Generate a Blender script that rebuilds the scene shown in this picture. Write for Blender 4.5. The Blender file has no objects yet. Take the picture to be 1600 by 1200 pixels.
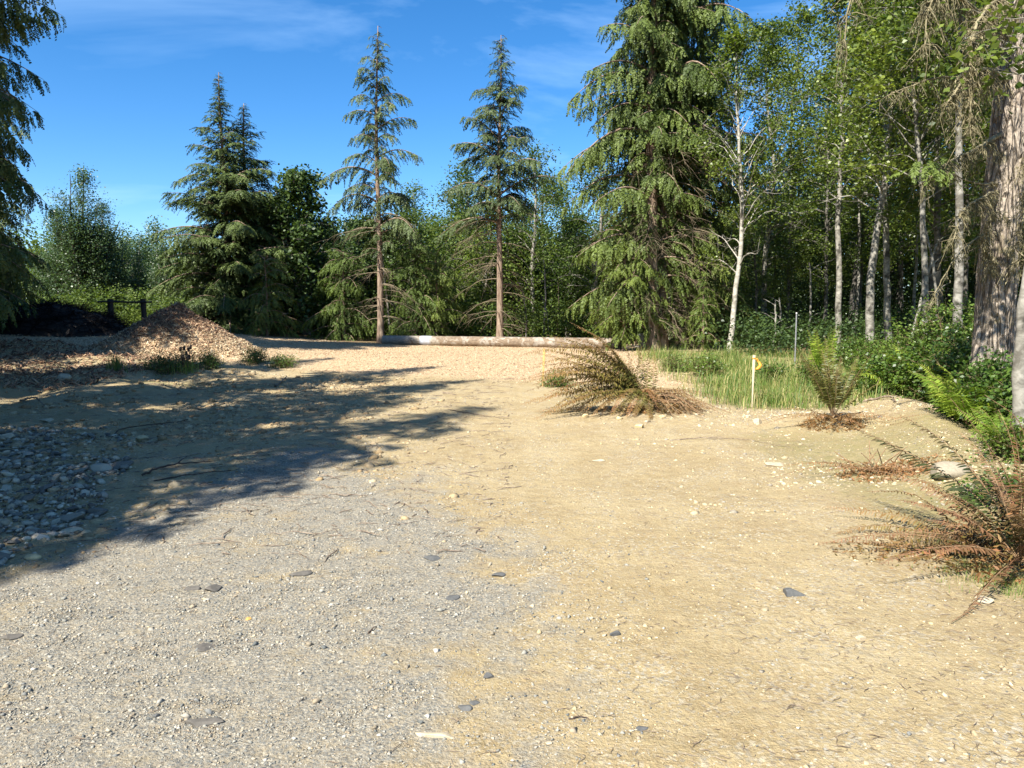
import bpy, math, random
import numpy as np
from mathutils import Vector, Matrix
sc = bpy.context.scene
R = math.radians
rng = np.random.default_rng(7)
random.seed(7)
# ---------------- camera ----------------
F_PX, CAM_H, PITCH = 1202.0, 1.6, R(5.23)
cam = bpy.data.cameras.new('camera'); camo = bpy.data.objects.new('camera', cam)
sc.collection.objects.link(camo); sc.camera = camo
cam.sensor_width = 36; cam.lens = F_PX/1600*36; cam.clip_end = 3000; cam.clip_start = .05
camo.location = (0, 0, CAM_H); camo.rotation_euler = (R(90)-PITCH, 0, 0)
# ---------------- sun and sky ----------------
SUN_EL = R(47); LD = np.array([.60, .80]); LD = LD/np.linalg.norm(LD)      # direction the light travels
sun = bpy.data.lights.new('sun', 'SUN'); sun.energy = 5.0; sun.angle = R(.5); sun.color = (1, .95, .86)
so = bpy.data.objects.new('sun', sun); sc.collection.objects.link(so)
so.rotation_euler = Vector((LD[0]*math.cos(SUN_EL), LD[1]*math.cos(SUN_EL), -math.sin(SUN_EL))).to_track_quat('-Z', 'Y').to_euler()
so.location = (-30, -40, 60)
w = bpy.data.worlds.new('World'); sc.world = w; w.use_nodes = True
nt = w.node_tree; bg = nt.nodes['Background']; bg.inputs[1].default_value = .086
sky = nt.nodes.new('ShaderNodeTexSky'); sky.sky_type = 'NISHITA'; sky.sun_disc = False
sky.sun_elevation = SUN_EL; sky.sun_rotation = math.atan2(-LD[0], -LD[1])
sky.air_density = .85; sky.dust_density = .15; sky.ozone_density = 4.5; sky.altitude = 200
hs = nt.nodes.new('ShaderNodeHueSaturation'); hs.inputs['Saturation'].default_value = 1.27; hs.inputs['Value'].default_value = 1.0
nt.links.new(sky.outputs[0], hs.inputs['Color'])
tc = nt.nodes.new('ShaderNodeTexCoord'); mp = nt.nodes.new('ShaderNodeMapping')
mp.inputs['Rotation'].default_value = (R(12), R(-14), R(20)); mp.inputs['Scale'].default_value = (1.1, 1.6, 5.2)
nt.links.new(tc.outputs['Generated'], mp.inputs[0])
nz = nt.nodes.new('ShaderNodeTexNoise'); nz.inputs['Scale'].default_value = 1.5; nz.inputs['Detail'].default_value = 7
nz.inputs['Roughness'].default_value = .55; nz.inputs['Distortion'].default_value = .55
nt.links.new(mp.outputs[0], nz.inputs[0])
cr = nt.nodes.new('ShaderNodeMapRange'); cr.inputs[1].default_value = .49; cr.inputs[2].default_value = .80; cr.inputs[4].default_value = .58
nt.links.new(nz.outputs[0], cr.inputs[0])
mx = nt.nodes.new('ShaderNodeMix'); mx.data_type = 'RGBA'
nt.links.new(cr.outputs[0], mx.inputs[0]); nt.links.new(hs.outputs[0], mx.inputs[6]); mx.inputs[7].default_value = (4.4, 6.4, 8.8, 1)
nt.links.new(mx.outputs[2], bg.inputs[0])
sc.view_settings.view_transform = 'Standard'; sc.view_settings.look = 'None'
sc.view_settings.exposure = 1.30; sc.view_settings.gamma = 1
sc.cycles.max_bounces = 5; sc.cycles.diffuse_bounces = 3; sc.cycles.glossy_bounces = 2
sc.cycles.transmission_bounces = 3; sc.cycles.caustics_reflective = False; sc.cycles.caustics_refractive = False

# ---------------- helpers ----------------
def ray(u, v):
    x, yu = (u-800)/F_PX, (600-v)/F_PX
    c, s = math.cos(PITCH), math.sin(PITCH)
    return np.array([x, c+yu*s, -s+yu*c])
def P(u, v, Y):
    d = ray(u, v); return np.array([0, 0, CAM_H]) + d*(Y/d[1])
def G(u, v):
    d = ray(u, v); t = np.linspace(1, 90, 6000)
    pts = np.array([0, 0, CAM_H]) + t[:, None]*d
    below = pts[:, 2] < hgt(pts[:, 0], pts[:, 1])
    return pts[np.argmax(below)] if below.any() else pts[-1]
def vnoise(x, y, s, seed=0):
    x = np.asarray(x, float)*s+seed*17.3; y = np.asarray(y, float)*s+seed*9.7
    xi, yi = np.floor(x), np.floor(y); fx, fy = x-xi, y-yi
    fx = fx*fx*(3-2*fx); fy = fy*fy*(3-2*fy)
    def hsh(a, b):
        v = np.sin(a*127.1+b*311.7+seed*3.1)*43758.5453
        return v-np.floor(v)
    return (hsh(xi, yi)*(1-fx)+hsh(xi+1, yi)*fx)*(1-fy)+(hsh(xi, yi+1)*(1-fx)+hsh(xi+1, yi+1)*fx)*fy
def fbm(x, y, s, o=3, seed=0):
    return sum(vnoise(x, y, s*2**i, seed+i)*.5**i for i in range(o))/sum(.5**i for i in range(o))
def sst(a, b, x):
    t = np.clip((np.asarray(x, float)-a)/(b-a), 0, 1); return t*t*(3-2*t)
def segd(x, y, pts):
    best = np.full(np.shape(x), 1e9)
    for (ax, ay), (bx, by) in zip(pts[:-1], pts[1:]):
        dx, dy = bx-ax, by-ay; t = np.clip(((x-ax)*dx+(y-ay)*dy)/(dx*dx+dy*dy), 0, 1)
        best = np.minimum(best, np.hypot(x-ax-t*dx, y-ay-t*dy))
    return best
PILE = (-9.35, 21.5)
BERM = [(6.4, 13.0), (5.5, 10.0), (4.6, 7.6), (4.3, 5.5)]
def hgt(x, y):
    x = np.asarray(x, float); y = np.asarray(y, float)
    h = .34*sst(7, 27, y)
    h = h + .62*sst(3.5, 16, -x)*sst(8, 20, y)
    far = sst(32, 60, np.hypot(x, y)); h = h*(1-.3*far)
    rough = sst(1.0, 3.5, -x-.25*(y-4))*sst(4, 7, y)*(1-sst(26, 34, y))
    h = h + rough*(.26*(fbm(x, y, .8, 3, 3)-.5)+.11*(fbm(x, y, 3.2, 2, 5)-.5))
    h = h + .05*(fbm(x, y, .45, 2, 9)-.5) + .012*(fbm(x, y, 5, 2, 11)-.5)
    h = h + .10*np.exp(-((x-2.4)**2/2.2+(y-11.7)**2/1.0))*1.2 + .14*np.exp(-((x-4.4)**2/.9+(y-10.6)**2/.6))
    b = segd(x, y, BERM); h = h + .27*np.exp(-(b/.62)**2)*(1+.5*(fbm(x, y, 1.3, 2, 21)-.5))
    h = h - .22*sst(.3, 2.2, x-np.interp(y, [5.5, 7.6, 10, 13], [4.5, 4.8, 5.8, 6.8]))*sst(3, 6, y)*(1-sst(14, 18, y))
    h = h + .55*sst(9, 20, x)*sst(2, 10, y)
    d = np.hypot((x-PILE[0])/1.0, (y-PILE[1])/.9)
    pile = 1.36*np.clip(1-d/2.25, 0, 1)**1.15
    h = h + pile*(1+.16*(fbm(x, y, 2.2, 3, 31)-.5))
    h = h + .12*np.exp(-((x+4.5)**2/9+(y-22)**2/6))
    return h
def norm(v, ax=-1):
    return v/np.maximum(np.linalg.norm(v, axis=ax, keepdims=True), 1e-9)
def mk(name, parts, parent=None, smooth=False):
    """parts: (V, F, material, {attribute: value per vertex}) -> ONE mesh object"""
    me = bpy.data.meshes.new(name); Vs, L, S, MI = [], [], [], []; off = ls = 0; mats = []; names = set()
    for p in parts: names |= set(p[3])
    A = {k: [] for k in names}
    for V, Fc, m, at in parts:
        if len(V) == 0 or len(Fc) == 0: continue
        if m not in mats: mats.append(m)
        Vs.append(V); L.append((Fc+off).ravel()); k = Fc.shape[1]
        S.append(ls+np.arange(len(Fc))*k); ls += Fc.size; off += len(V)
        MI.append(np.full(len(Fc), mats.index(m)))
        for q in names:
            a = at.get(q, 0.); A[q].append(np.full(len(V), a) if np.isscalar(a) else a)
    Vs = np.concatenate(Vs); L = np.concatenate(L); S = np.concatenate(S); MI = np.concatenate(MI)
    me.vertices.add(len(Vs)); me.vertices.foreach_set('co', Vs.astype(np.float32).ravel())
    me.loops.add(len(L)); me.loops.foreach_set('vertex_index', L.astype(np.int32))
    me.polygons.add(len(S)); me.polygons.foreach_set('loop_start', S.astype(np.int32))
    me.polygons.foreach_set('material_index', MI.astype(np.int32))
    if smooth: me.polygons.foreach_set('use_smooth', np.ones(len(S), bool))
    for m in mats: me.materials.append(m)
    for q in names:
        at = me.attributes.new(q, 'FLOAT', 'POINT'); at.data.foreach_set('value', np.concatenate(A[q]).astype(np.float32))
    me.update(calc_edges=True)
    o = bpy.data.objects.new(name, me); sc.collection.objects.link(o)
    if parent is not None: o.parent = parent
    return o
def tag(o, label=None, cat=None, group=None, kind=None):
    if label: o['label'] = label
    if cat: o['category'] = cat
    if group: o['group'] = group
    if kind: o['kind'] = kind
    return o
def empty(name, loc, label, cat, group=None, rz=0):
    o = bpy.data.objects.new(name, None); sc.collection.objects.link(o); o.location = loc; o.rotation_euler = (0, 0, rz)
    o.empty_display_size = .2
    return tag(o, label, cat, group)
def dup(root, loc, rz=0, s=1, label=None, group=None, tilt=(0, 0)):
    r = root.copy(); sc.collection.objects.link(r); r.location = loc; r.rotation_euler = (tilt[0], tilt[1], rz)
    r.scale = s if hasattr(s, '__len__') else (s, s, s)
    if label: r['label'] = label
    if group: r['group'] = group
    elif 'group' in r: del r['group']
    for ch in list(root.children):
        c = ch.copy(); sc.collection.objects.link(c); c.parent = r
        for g in ch.children:
            d = g.copy(); sc.collection.objects.link(d); d.parent = c
    return r
def smooth_path(pts, n):
    pts = np.asarray(pts, float)
    if len(pts) < 3:
        t = np.linspace(0, 1, n)[:, None]; return pts[0]*(1-t)+pts[-1]*t
    d = np.r_[0, np.cumsum(np.linalg.norm(np.diff(pts, axis=0), axis=1))]; d /= d[-1]; t = np.linspace(0, 1, n)
    m = np.gradient(pts, d, axis=0); i = np.clip(np.searchsorted(d, t, 'right')-1, 0, len(pts)-2)
    h = (d[i+1]-d[i])[:, None]; s = ((t-d[i])[:, None])/h
    return (2*s**3-3*s**2+1)*pts[i]+(s**3-2*s**2+s)*h*m[i]+(-2*s**3+3*s**2)*pts[i+1]+(s**3-s**2)*h*m[i+1]
def tube(pts, rad, sides=6, cap=False):
    pts = np.asarray(pts, float); n = len(pts); rad = np.broadcast_to(np.asarray(rad, float), (n,))
    T = norm(np.gradient(pts, axis=0)); ref = np.array([1., 0, 0]) if abs(T[0, 0]) < .8 else np.array([0, 1., 0])
    N1 = norm(np.cross(T, ref)); N2 = np.cross(T, N1)
    a = np.arange(sides)*2*np.pi/sides
    V = (pts[:, None]+rad[:, None, None]*(np.cos(a)[None, :, None]*N1[:, None]+np.sin(a)[None, :, None]*N2[:, None])).reshape(-1, 3)
    i = np.arange(n-1)[:, None]*sides; j = np.arange(sides)[None]; k = (j+1) % sides
    Fc = np.stack([i+j, i+k, i+sides+k, i+sides+j], -1).reshape(-1, 4)
    return V, Fc
def merge(lst):
    V, Fc, off = [], [], 0
    for v, f in lst: V.append(v); Fc.append(f+off); off += len(v)
    return np.concatenate(V), np.concatenate(Fc)
def inst(TV, TF, M, Pp):
    """template (n,3) placed by matrices (k,3,3) (columns are axes) at points (k,3)"""
    V = np.einsum('kij,nj->kni', M, TV)+Pp[:, None]
    Fc = TF[None]+(np.arange(len(Pp))*len(TV))[:, None, None]
    return V.reshape(-1, 3), Fc.reshape(-1, TF.shape[1])
def frames(D, U, S, W=None, Hh=None):
    X = norm(D); Y = norm(np.cross(U, X)); Z = np.cross(X, Y)
    S = np.asarray(S)[:, None]; W = S if W is None else np.asarray(W)[:, None]; Hh = S if Hh is None else np.asarray(Hh)[:, None]
    return np.stack([X*S, Y*W, Z*Hh], -1)

# ---------------- materials ----------------
def newmat(name):
    m = bpy.data.materials.new(name); m.use_nodes = True; t = m.node_tree
    return m, t, t.nodes['Principled BSDF']
def nd(t, kind, **kw):
    n = t.nodes.new(kind)
    for k, v in kw.items():
        if k.startswith('i_'): n.inputs[k[2:].replace('_', ' ')].default_value = v
        else: setattr(n, k, v)
    return n
def mix(t, fac, a, b, mode='MIX'):
    n = t.nodes.new('ShaderNodeMix'); n.data_type = 'RGBA'; n.blend_type = mode
    for i, v in ((0, fac), (6, a), (7, b)):
        if isinstance(v, (int, float)): n.inputs[i].default_value = v
        elif isinstance(v, tuple): n.inputs[i].default_value = v if len(v) == 4 else (*v, 1)
        else: t.links.new(v, n.inputs[i])
    return n.outputs[2]
def rngmap(t, v, a, b, c=0., d=1.):
    n = t.nodes.new('ShaderNodeMapRange'); t.links.new(v, n.inputs[0])
    for i, q in enumerate((a, b, c, d)): n.inputs[i+1].default_value = q
    return n.outputs[0]
def math_(t, op, a, b=None):
    n = t.nodes.new('ShaderNodeMath'); n.operation = op
    for i, q in ((0, a), (1, b)):
        if q is None: continue
        if isinstance(q, (int, float)): n.inputs[i].default_value = q
        else: t.links.new(q, n.inputs[i])
    return n.outputs[0]
def attr(t, name):
    n = t.nodes.new('ShaderNodeAttribute'); n.attribute_name = name; return n.outputs['Fac']
def noise(t, scale, detail=3, rough=.55, vec=None, dist=0):
    n = t.nodes.new('ShaderNodeTexNoise'); n.inputs['Scale'].default_value = scale; n.inputs['Detail'].default_value = detail
    n.inputs['Roughness'].default_value = rough; n.inputs['Distortion'].default_value = dist
    if vec is not None: t.links.new(vec, n.inputs[0])
    return n.outputs[0]
def coord(t, scale=(1, 1, 1), rot=(0, 0, 0)):
    c = t.nodes.new('ShaderNodeTexCoord'); m = t.nodes.new('ShaderNodeMapping'); m.inputs['Scale'].default_value = scale
    m.inputs['Rotation'].default_value = rot; t.links.new(c.outputs['Object'], m.inputs[0]); return m.outputs[0]
def bump(t, b, h, strength, dist):
    n = t.nodes.new('ShaderNodeBump'); n.inputs['Strength'].default_value = strength; n.inputs['Distance'].default_value = dist
    t.links.new(h, n.inputs['Height']); t.links.new(n.outputs[0], b.inputs['Normal']); return n
def leafmat(name, dark, light, brown=None, trans=.3, rough=.5, spec=.35, var=.25):
    """colour runs dark->light by the 'tint' of each leaf, to brown by 'dry'"""
    m, t, b = newmat(name); b.inputs['Roughness'].default_value = rough; b.inputs['Specular IOR Level'].default_value = spec
    c = mix(t, attr(t, 'tint'), dark, light)
    if brown: c = mix(t, attr(t, 'dry'), c, brown)
    oi = t.nodes.new('ShaderNodeObjectInfo'); h = t.nodes.new('ShaderNodeHueSaturation')
    t.links.new(rngmap(t, oi.outputs['Random'], 0, 1, 1-var, 1+var), h.inputs['Value'])
    t.links.new(rngmap(t, oi.outputs['Random'], 0, 1, .515, .49), h.inputs['Hue']); t.links.new(c, h.inputs['Color'])
    t.links.new(h.outputs[0], b.inputs['Base Color'])
    tr = t.nodes.new('ShaderNodeBsdfTranslucent'); t.links.new(mix(t, 1., h.outputs[0], (1.5, 1.6, .7, 1), 'MULTIPLY'), tr.inputs[0])
    ms = t.nodes.new('ShaderNodeMixShader'); ms.inputs[0].default_value = trans
    t.links.new(b.outputs[0], ms.inputs[1]); t.links.new(tr.outputs[0], ms.inputs[2])
    t.links.new(ms.outputs[0], t.nodes['Material Output'].inputs[0]); return m
M = {}
M['hemlock'] = leafmat('hemlock needles', (.028, .045, .015), (.125, .165, .032), (.16, .10, .05), .12, .55, .25)
M['hemlock_blue'] = leafmat('olive green needles', (.034, .052, .022), (.115, .15, .046), (.16, .10, .05), .12, .55, .3)
M['fir_dark'] = leafmat('dark fir needles', (.024, .042, .015), (.085, .12, .028), (.14, .09, .05), .1, .55, .25)
M['young_needles'] = leafmat('yellow green needles', (.05, .078, .018), (.155, .20, .038), (.16, .10, .05), .22, .55, .25)
M['alder'] = leafmat('alder leaves', (.05, .085, .015), (.20, .245, .042), None, .33, .42, .45)
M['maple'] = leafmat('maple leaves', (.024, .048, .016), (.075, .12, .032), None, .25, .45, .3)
M['wood'] = leafmat('far woodland leaves', (.045, .078, .018), (.155, .205, .042), None, .33, .55, .2, .35)
M['willow'] = leafmat('willow leaves', (.05, .09, .035), (.14, .20, .085), None, .3, .42, .5)
M['shrub'] = leafmat('salmonberry leaves', (.04, .08, .015), (.14, .21, .035), None, .3, .4, .45)
M['bracken'] = leafmat('bracken', (.09, .16, .02), (.26, .36, .05), (.3, .2, .06), .4, .5, .3)
M['fern'] = leafmat('sword fern', (.028, .040, .012), (.17, .165, .035), (.27, .135, .055), .2, .5, .35, .1)
M['fern_dark'] = leafmat('dark sword fern', (.022, .032, .010), (.07, .085, .022), (.21, .10, .05), .04, .5, .3, .1)
M['grass'] = leafmat('grass blades', (.06, .12, .03), (.19, .26, .06), (.45, .38, .17), .35, .5, .3)
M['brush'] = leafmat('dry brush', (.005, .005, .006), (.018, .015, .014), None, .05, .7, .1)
M['deadtwig'] = leafmat('dead hemlock twigs', (.13, .10, .07), (.28, .23, .15), None, .1, .8, .1)

def bark(name, c1, c2, c3=None, scale=6, stretch=.2, bs=.5, bd=.02, moss=None, mossamt=.5):
    m, t, b = newmat(name); b.inputs['Roughness'].default_value = .9; b.inputs['Specular IOR Level'].default_value = .15
    v = coord(t, (1, 1, stretch)); n = noise(t, scale, 6, .65, v, .6)
    c = mix(t, rngmap(t, n, .38, .64), c1, c2)
    if c3: c = mix(t, rngmap(t, noise(t, scale*.5, 4, .6, coord(t), .3), .54, .62), c, c3)
    if moss: c = mix(t, rngmap(t, noise(t, 1.6, 4, .6, coord(t)), mossamt, mossamt+.15), c, moss)
    t.links.new(c, b.inputs['Base Color']); bump(t, b, n, bs, bd); return m
M['bark_hemlock'] = bark('hemlock bark', (.13, .085, .06), (.34, .26, .19), None, 9, .25)
M['bark_grey'] = bark('grey bark', (.12, .105, .09), (.36, .33, .28), None, 8, .3)
M['bark_dark'] = bark('dark bark', (.04, .03, .025), (.11, .085, .065), None, 8, .25)
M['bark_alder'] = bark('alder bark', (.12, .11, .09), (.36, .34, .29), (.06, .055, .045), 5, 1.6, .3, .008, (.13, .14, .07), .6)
M['bark_shade'] = bark('shaded alder bark', (.055, .05, .042), (.19, .175, .15), None, 5, 1.2, .3, .008, (.08, .09, .045), .55)  # alder bark darkened: shade inside the wood is put into its colour
M['bark_birch'] = bark('pale birch bark', (.24, .22, .18), (.50, .47, .40), (.09, .08, .065), 4, 2.2, .2, .006)
M['bark_old'] = bark('old fir bark', (.075, .052, .038), (.44, .35, .27), None, 7, .16, 1.0, .09, (.20, .18, .09), .52)
def oldbark():
    m, t, b = newmat('furrowed bark'); b.inputs['Roughness'].default_value = .9; b.inputs['Specular IOR Level'].default_value = .15
    w_ = coord(t, (1, 1, .16)); n = noise(t, 5, 6, .7, w_, .8); f = noise(t, 45, 5, .7, coord(t, (1, 1, .4)))
    ad = t.nodes.new('ShaderNodeVectorMath'); ad.operation = 'ADD'; t.links.new(w_, ad.inputs[0]); cc = t.nodes.new('ShaderNodeTexNoise'); cc.inputs['Scale'].default_value = 6; t.links.new(w_, cc.inputs[0])
    ms = t.nodes.new('ShaderNodeVectorMath'); ms.operation = 'SCALE'; ms.inputs['Scale'].default_value = .16; t.links.new(cc.outputs['Color'], ms.inputs[0]); t.links.new(ms.outputs[0], ad.inputs[1])
    vo = t.nodes.new('ShaderNodeTexVoronoi'); vo.feature = 'DISTANCE_TO_EDGE'; vo.inputs['Scale'].default_value = 13; t.links.new(ad.outputs[0], vo.inputs[0])
    c = mix(t, rngmap(t, f, .3, .7), (.26, .21, .16), (.54, .46, .37)); c = mix(t, rngmap(t, vo.outputs[0], .0, .06, .7, 0), c, (.10, .075, .055))
    c = mix(t, rngmap(t, n, .52, .64, 0, .7), c, (.20, .15, .11)); c = mix(t, rngmap(t, noise(t, 2.2, 5, .65, coord(t)), .54, .66, 0, .8), c, (.19, .17, .08))
    t.links.new(c, b.inputs['Base Color']); h = math_(t, 'ADD', rngmap(t, vo.outputs[0], 0, .14), math_(t, 'MULTIPLY', f, .5)); bump(t, b, h, 1., .05); return m
M['bark_old'] = oldbark()
M['stem'] = bark('green stems', (.12, .09, .05), (.2, .17, .08))
M['stick'] = bark('dry sticks', (.10, .07, .05), (.34, .27, .20), None, 20, .5)
M['stick_dark'] = bark('dark sticks', (.05, .035, .03), (.14, .10, .075), None, 20, .5)
M['rachis'] = bark('fern stalks', (.17, .10, .055), (.33, .22, .12), None, 30, 1)

def stonemat(name, cols):
    m, t, b = newmat(name); b.inputs['Roughness'].default_value = .85; b.inputs['Specular IOR Level'].default_value = .25
    r = t.nodes.new('ShaderNodeValToRGB'); r.color_ramp.interpolation = 'CONSTANT'; e = r.color_ramp.elements
    n = len(cols); e[0].color = (*cols[0], 1); e[0].position = 0; e[1].color = (*cols[1], 1); e[1].position = 1/n
    for i in range(2, n): q = e.new(i/n); q.color = (*cols[i], 1)
    t.links.new(attr(t, 'tint'), r.inputs[0])
    nn = noise(t, 40, 5, .65, coord(t)); c = mix(t, .5, r.outputs[0], mix(t, 1., r.outputs[0], rgbgray(t, rngmap(t, nn, .3, .7, .55, 1.45)), 'MULTIPLY'))
    t.links.new(c, b.inputs['Base Color']); bump(t, b, nn, .5, .006); return m
def rgbgray(t, v):
    n = t.nodes.new('ShaderNodeCombineColor')
    for i in range(3): t.links.new(v, n.inputs[i])
    return n.outputs[0]
M['pebble'] = stonemat('pebbles', [(.22, .215, .185), (.32, .305, .255), (.13, .135, .125), (.38, .33, .24), (.26, .25, .21), (.43, .40, .33), (.32, .26, .18), (.18, .18, .165), (.34, .31, .25), (.24, .20, .14)])
M['sandstone'] = stonemat('sandy pebbles', [(.42, .34, .21), (.50, .42, .27), (.34, .27, .17), (.30, .28, .23), (.46, .36, .20), (.38, .30, .18), (.50, .43, .29), (.24, .21, .16)])
M['rock'] = stonemat('rocks', [(.17, .155, .125), (.30, .275, .22), (.11, .10, .085), (.40, .35, .26), (.21, .19, .15), (.34, .28, .19), (.50, .44, .33), (.15, .135, .11)])
M['rock_dark'] = stonemat('dark rock', [(.10, .10, .095), (.12, .12, .11)])
M['rock_tan'] = stonemat('tan rock', [(.52, .40, .22), (.55, .44, .26)])
M['rock_pale'] = stonemat('pale rock', [(.42, .35, .24), (.50, .43, .31)])
M['rock_bank'] = stonemat('bank boulder', [(.29, .25, .18), (.34, .29, .21)])
M['rock_orange'] = stonemat('orange rock', [(.52, .30, .09), (.50, .29, .10)])
M['chips'] = stonemat('wood chips', [(.56, .42, .25), (.42, .28, .17), (.66, .54, .35), (.27, .17, .10), (.52, .36, .21), (.60, .47, .30), (.36, .25, .16), (.70, .58, .40)])
M['chips_red'] = stonemat('reddish bark chips', [(.27, .155, .095), (.17, .10, .065), (.36, .225, .14), (.12, .07, .045), (.42, .28, .17), (.31, .18, .105), (.15, .085, .055), (.46, .33, .21)])

# ground material: masks come with the sheet as attributes, grain and pebbling from noise
def groundmat():
    m, t, b = newmat('ground'); b.inputs['Roughness'].default_value = .95; b.inputs['Specular IOR Level'].default_value = .1
    v = coord(t)
    n1 = noise(t, .9, 6, .6, v); n2 = noise(t, 7, 6, .65, v); n3 = noise(t, 45, 5, .7, v); n4 = noise(t, 180, 3, .7, v)
    sand = mix(t, rngmap(t, n2, .35, .65), (.300, .224, .112), (.400, .312, .168))
    sand = mix(t, rngmap(t, n1, .44, .66, 0, .7), sand, (.45, .36, .205))
    sand = mix(t, rngmap(t, noise(t, 2.6, 5, .7, v, .8), .50, .66, 0, .55), sand, (.315, .235, .13))
    vs = t.nodes.new('ShaderNodeTexVoronoi'); vs.inputs['Scale'].default_value = 60; t.links.new(v, vs.inputs[0]); ss = t.nodes.new('ShaderNodeSeparateColor'); t.links.new(vs.outputs['Color'], ss.inputs[0])
    sand = mix(t, math_(t, 'MULTIPLY', rngmap(t, ss.outputs[0], .62, .75), rngmap(t, noise(t, 1.7, 4, .6, v), .42, .62, .15, .75)), sand, mix(t, ss.outputs[1], (.22, .205, .17), (.56, .50, .38)))
    sand = mix(t, rngmap(t, n3, .5, .7, 0, .75), sand, (.235, .160, .080))
    sand = mix(t, rngmap(t, n4, .53, .72, 0, .7), sand, (.66, .55, .35))
    vo = t.nodes.new('ShaderNodeTexVoronoi'); vo.inputs['Scale'].default_value = 75; t.links.new(v, vo.inputs[0])
    sep = t.nodes.new('ShaderNodeSeparateColor'); t.links.new(vo.outputs['Color'], sep.inputs[0])
    r = t.nodes.new('ShaderNodeValToRGB'); e = r.color_ramp.elements; e[0].color = (.115, .115, .105, 1); e[1].color = (.45, .42, .34, 1)
    for p, c in ((.3, (.20, .20, .18, 1)), (.55, (.28, .27, .23, 1)), (.8, (.35, .305, .225, 1))): q = e.new(p); q.color = c
    t.links.new(sep.outputs[0], r.inputs[0])
    grav = mix(t, rngmap(t, vo.outputs['Distance'], .35, .75), r.outputs[0], (.27, .235, .175))
    grav = mix(t, rngmap(t, n4, .5, .72, 0, .5), grav, (.36, .33, .27))
    gm = rngmap(t, math_(t, 'ADD', math_(t, 'MULTIPLY', attr(t, 'gray'), .86), math_(t, 'ADD', math_(t, 'MULTIPLY', math_(t, 'SUBTRACT', n1, .5), 2.0), math_(t, 'MULTIPLY', math_(t, 'SUBTRACT', noise(t, 3.1, 6, .7, v, .6), .5), 1.5))), .34, .74)
    gm = math_(t, 'MULTIPLY', gm, rngmap(t, n2, .30, .48, .55, 1))
    c = mix(t, gm, sand, grav)
    vc = t.nodes.new('ShaderNodeTexVoronoi'); vc.inputs['Scale'].default_value = 1
    t.links.new(coord(t, (62, 34, 40), (0, 0, R(25))), vc.inputs[0])
    sp = t.nodes.new('ShaderNodeSeparateColor'); t.links.new(vc.outputs['Color'], sp.inputs[0])
    rc = t.nodes.new('ShaderNodeValToRGB'); e = rc.color_ramp.elements; e[0].color = (.24, .15, .09, 1); e[1].color = (.62, .49, .32, 1)
    q = e.new(.35); q.color = (.42, .29, .17, 1); q = e.new(.6); q.color = (.54, .40, .24, 1)
    t.links.new(sp.outputs[1], rc.inputs[0])
    cm = rngmap(t, math_(t, 'ADD', attr(t, 'chip'), math_(t, 'MULTIPLY', math_(t, 'SUBTRACT', n2, .5), .8)), .35, .65)
    c = mix(t, cm, c, rc.outputs[0])
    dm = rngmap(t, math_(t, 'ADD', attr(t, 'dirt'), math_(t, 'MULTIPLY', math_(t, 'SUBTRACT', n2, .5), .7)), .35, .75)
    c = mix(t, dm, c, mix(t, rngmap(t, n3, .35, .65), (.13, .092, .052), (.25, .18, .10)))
    gr = rngmap(t, math_(t, 'ADD', attr(t, 'green'), math_(t, 'MULTIPLY', math_(t, 'SUBTRACT', n2, .5), .9)), .4, .8, 0, .62)
    c = mix(t, gr, c, mix(t, rngmap(t, n3, .4, .6), (.10, .105, .03), (.24, .22, .075)))
    t.links.new(c, b.inputs['Base Color'])
    hh = math_(t, 'ADD', math_(t, 'MULTIPLY', n3, .9), math_(t, 'MULTIPLY', n2, 2.8))
    hh = math_(t, 'ADD', hh, math_(t, 'MULTIPLY', n4, .35))
    hh = math_(t, 'ADD', hh, math_(t, 'MULTIPLY', math_(t, 'SUBTRACT', 1., vo.outputs['Distance']), .28))
    bump(t, b, hh, .7, .024); return m
M['ground'] = groundmat()

# ---------------- ground sheet ----------------
def axis(lo, hi, fine, n, k):
    a = math.asinh((lo-fine)/k); b_ = math.asinh((hi-fine)/k); return fine+k*np.sinh(np.linspace(a, b_, n))
gx = axis(-900, 900, 0, 520, 3.2); gy = axis(-500, 1500, 5, 620, 3.0)
X, Y = np.meshgrid(gx, gy); Z = hgt(X, Y)
nearm = (np.hypot(X, Y) < 14)
Z = Z+nearm*.010*(fbm(X, Y, 22, 2, 41)-.5)
def mask_gray(x, y):
    left = np.interp(y, [0, 4.2, 5.2, 7.5, 10], [-9, -3.4, -3.0, -2.9, -2.7])
    right = np.interp(y, [0, 2.7, 4.5, 5.6, 7, 8.8, 10.5], [.25, .1, .35, .1, -.7, -1.6, -2.3])
    return sst(-.45, .5, x-left)*sst(-.9, 1.1, right-x)*(1-sst(8.2, 11, y))
def mask_chip(x, y):
    m_ = sst(15.0, 18.5, y+.35*x)*(1-sst(30, 34, y))*(1-sst(3.4, 5.5, x))*sst(-24, -18, x)
    return np.maximum(m_, 1-sst(2.0, 3.0, np.hypot(x-PILE[0], y-PILE[1])))
def mask_green(x, y):
    a = .66*sst(1.8, 3.4, x)*(1-sst(9, 12, y))*sst(3, 4, y)
    b = 1.0*sst(2.9, 4.0, x-.05*(y-12))*sst(11, 12.8, y)*(1-sst(25, 28, y))
    c = .7*np.exp(-((x+7)**2/3.5+(y-15.5)**2/.8))
    return np.maximum(np.maximum(a, b), c)
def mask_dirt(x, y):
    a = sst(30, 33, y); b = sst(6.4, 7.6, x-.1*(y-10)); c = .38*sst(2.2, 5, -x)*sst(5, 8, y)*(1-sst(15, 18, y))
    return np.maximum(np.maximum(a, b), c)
i = np.arange(len(gy)-1)[:, None]*len(gx); j = np.arange(len(gx)-1)[None]
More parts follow.
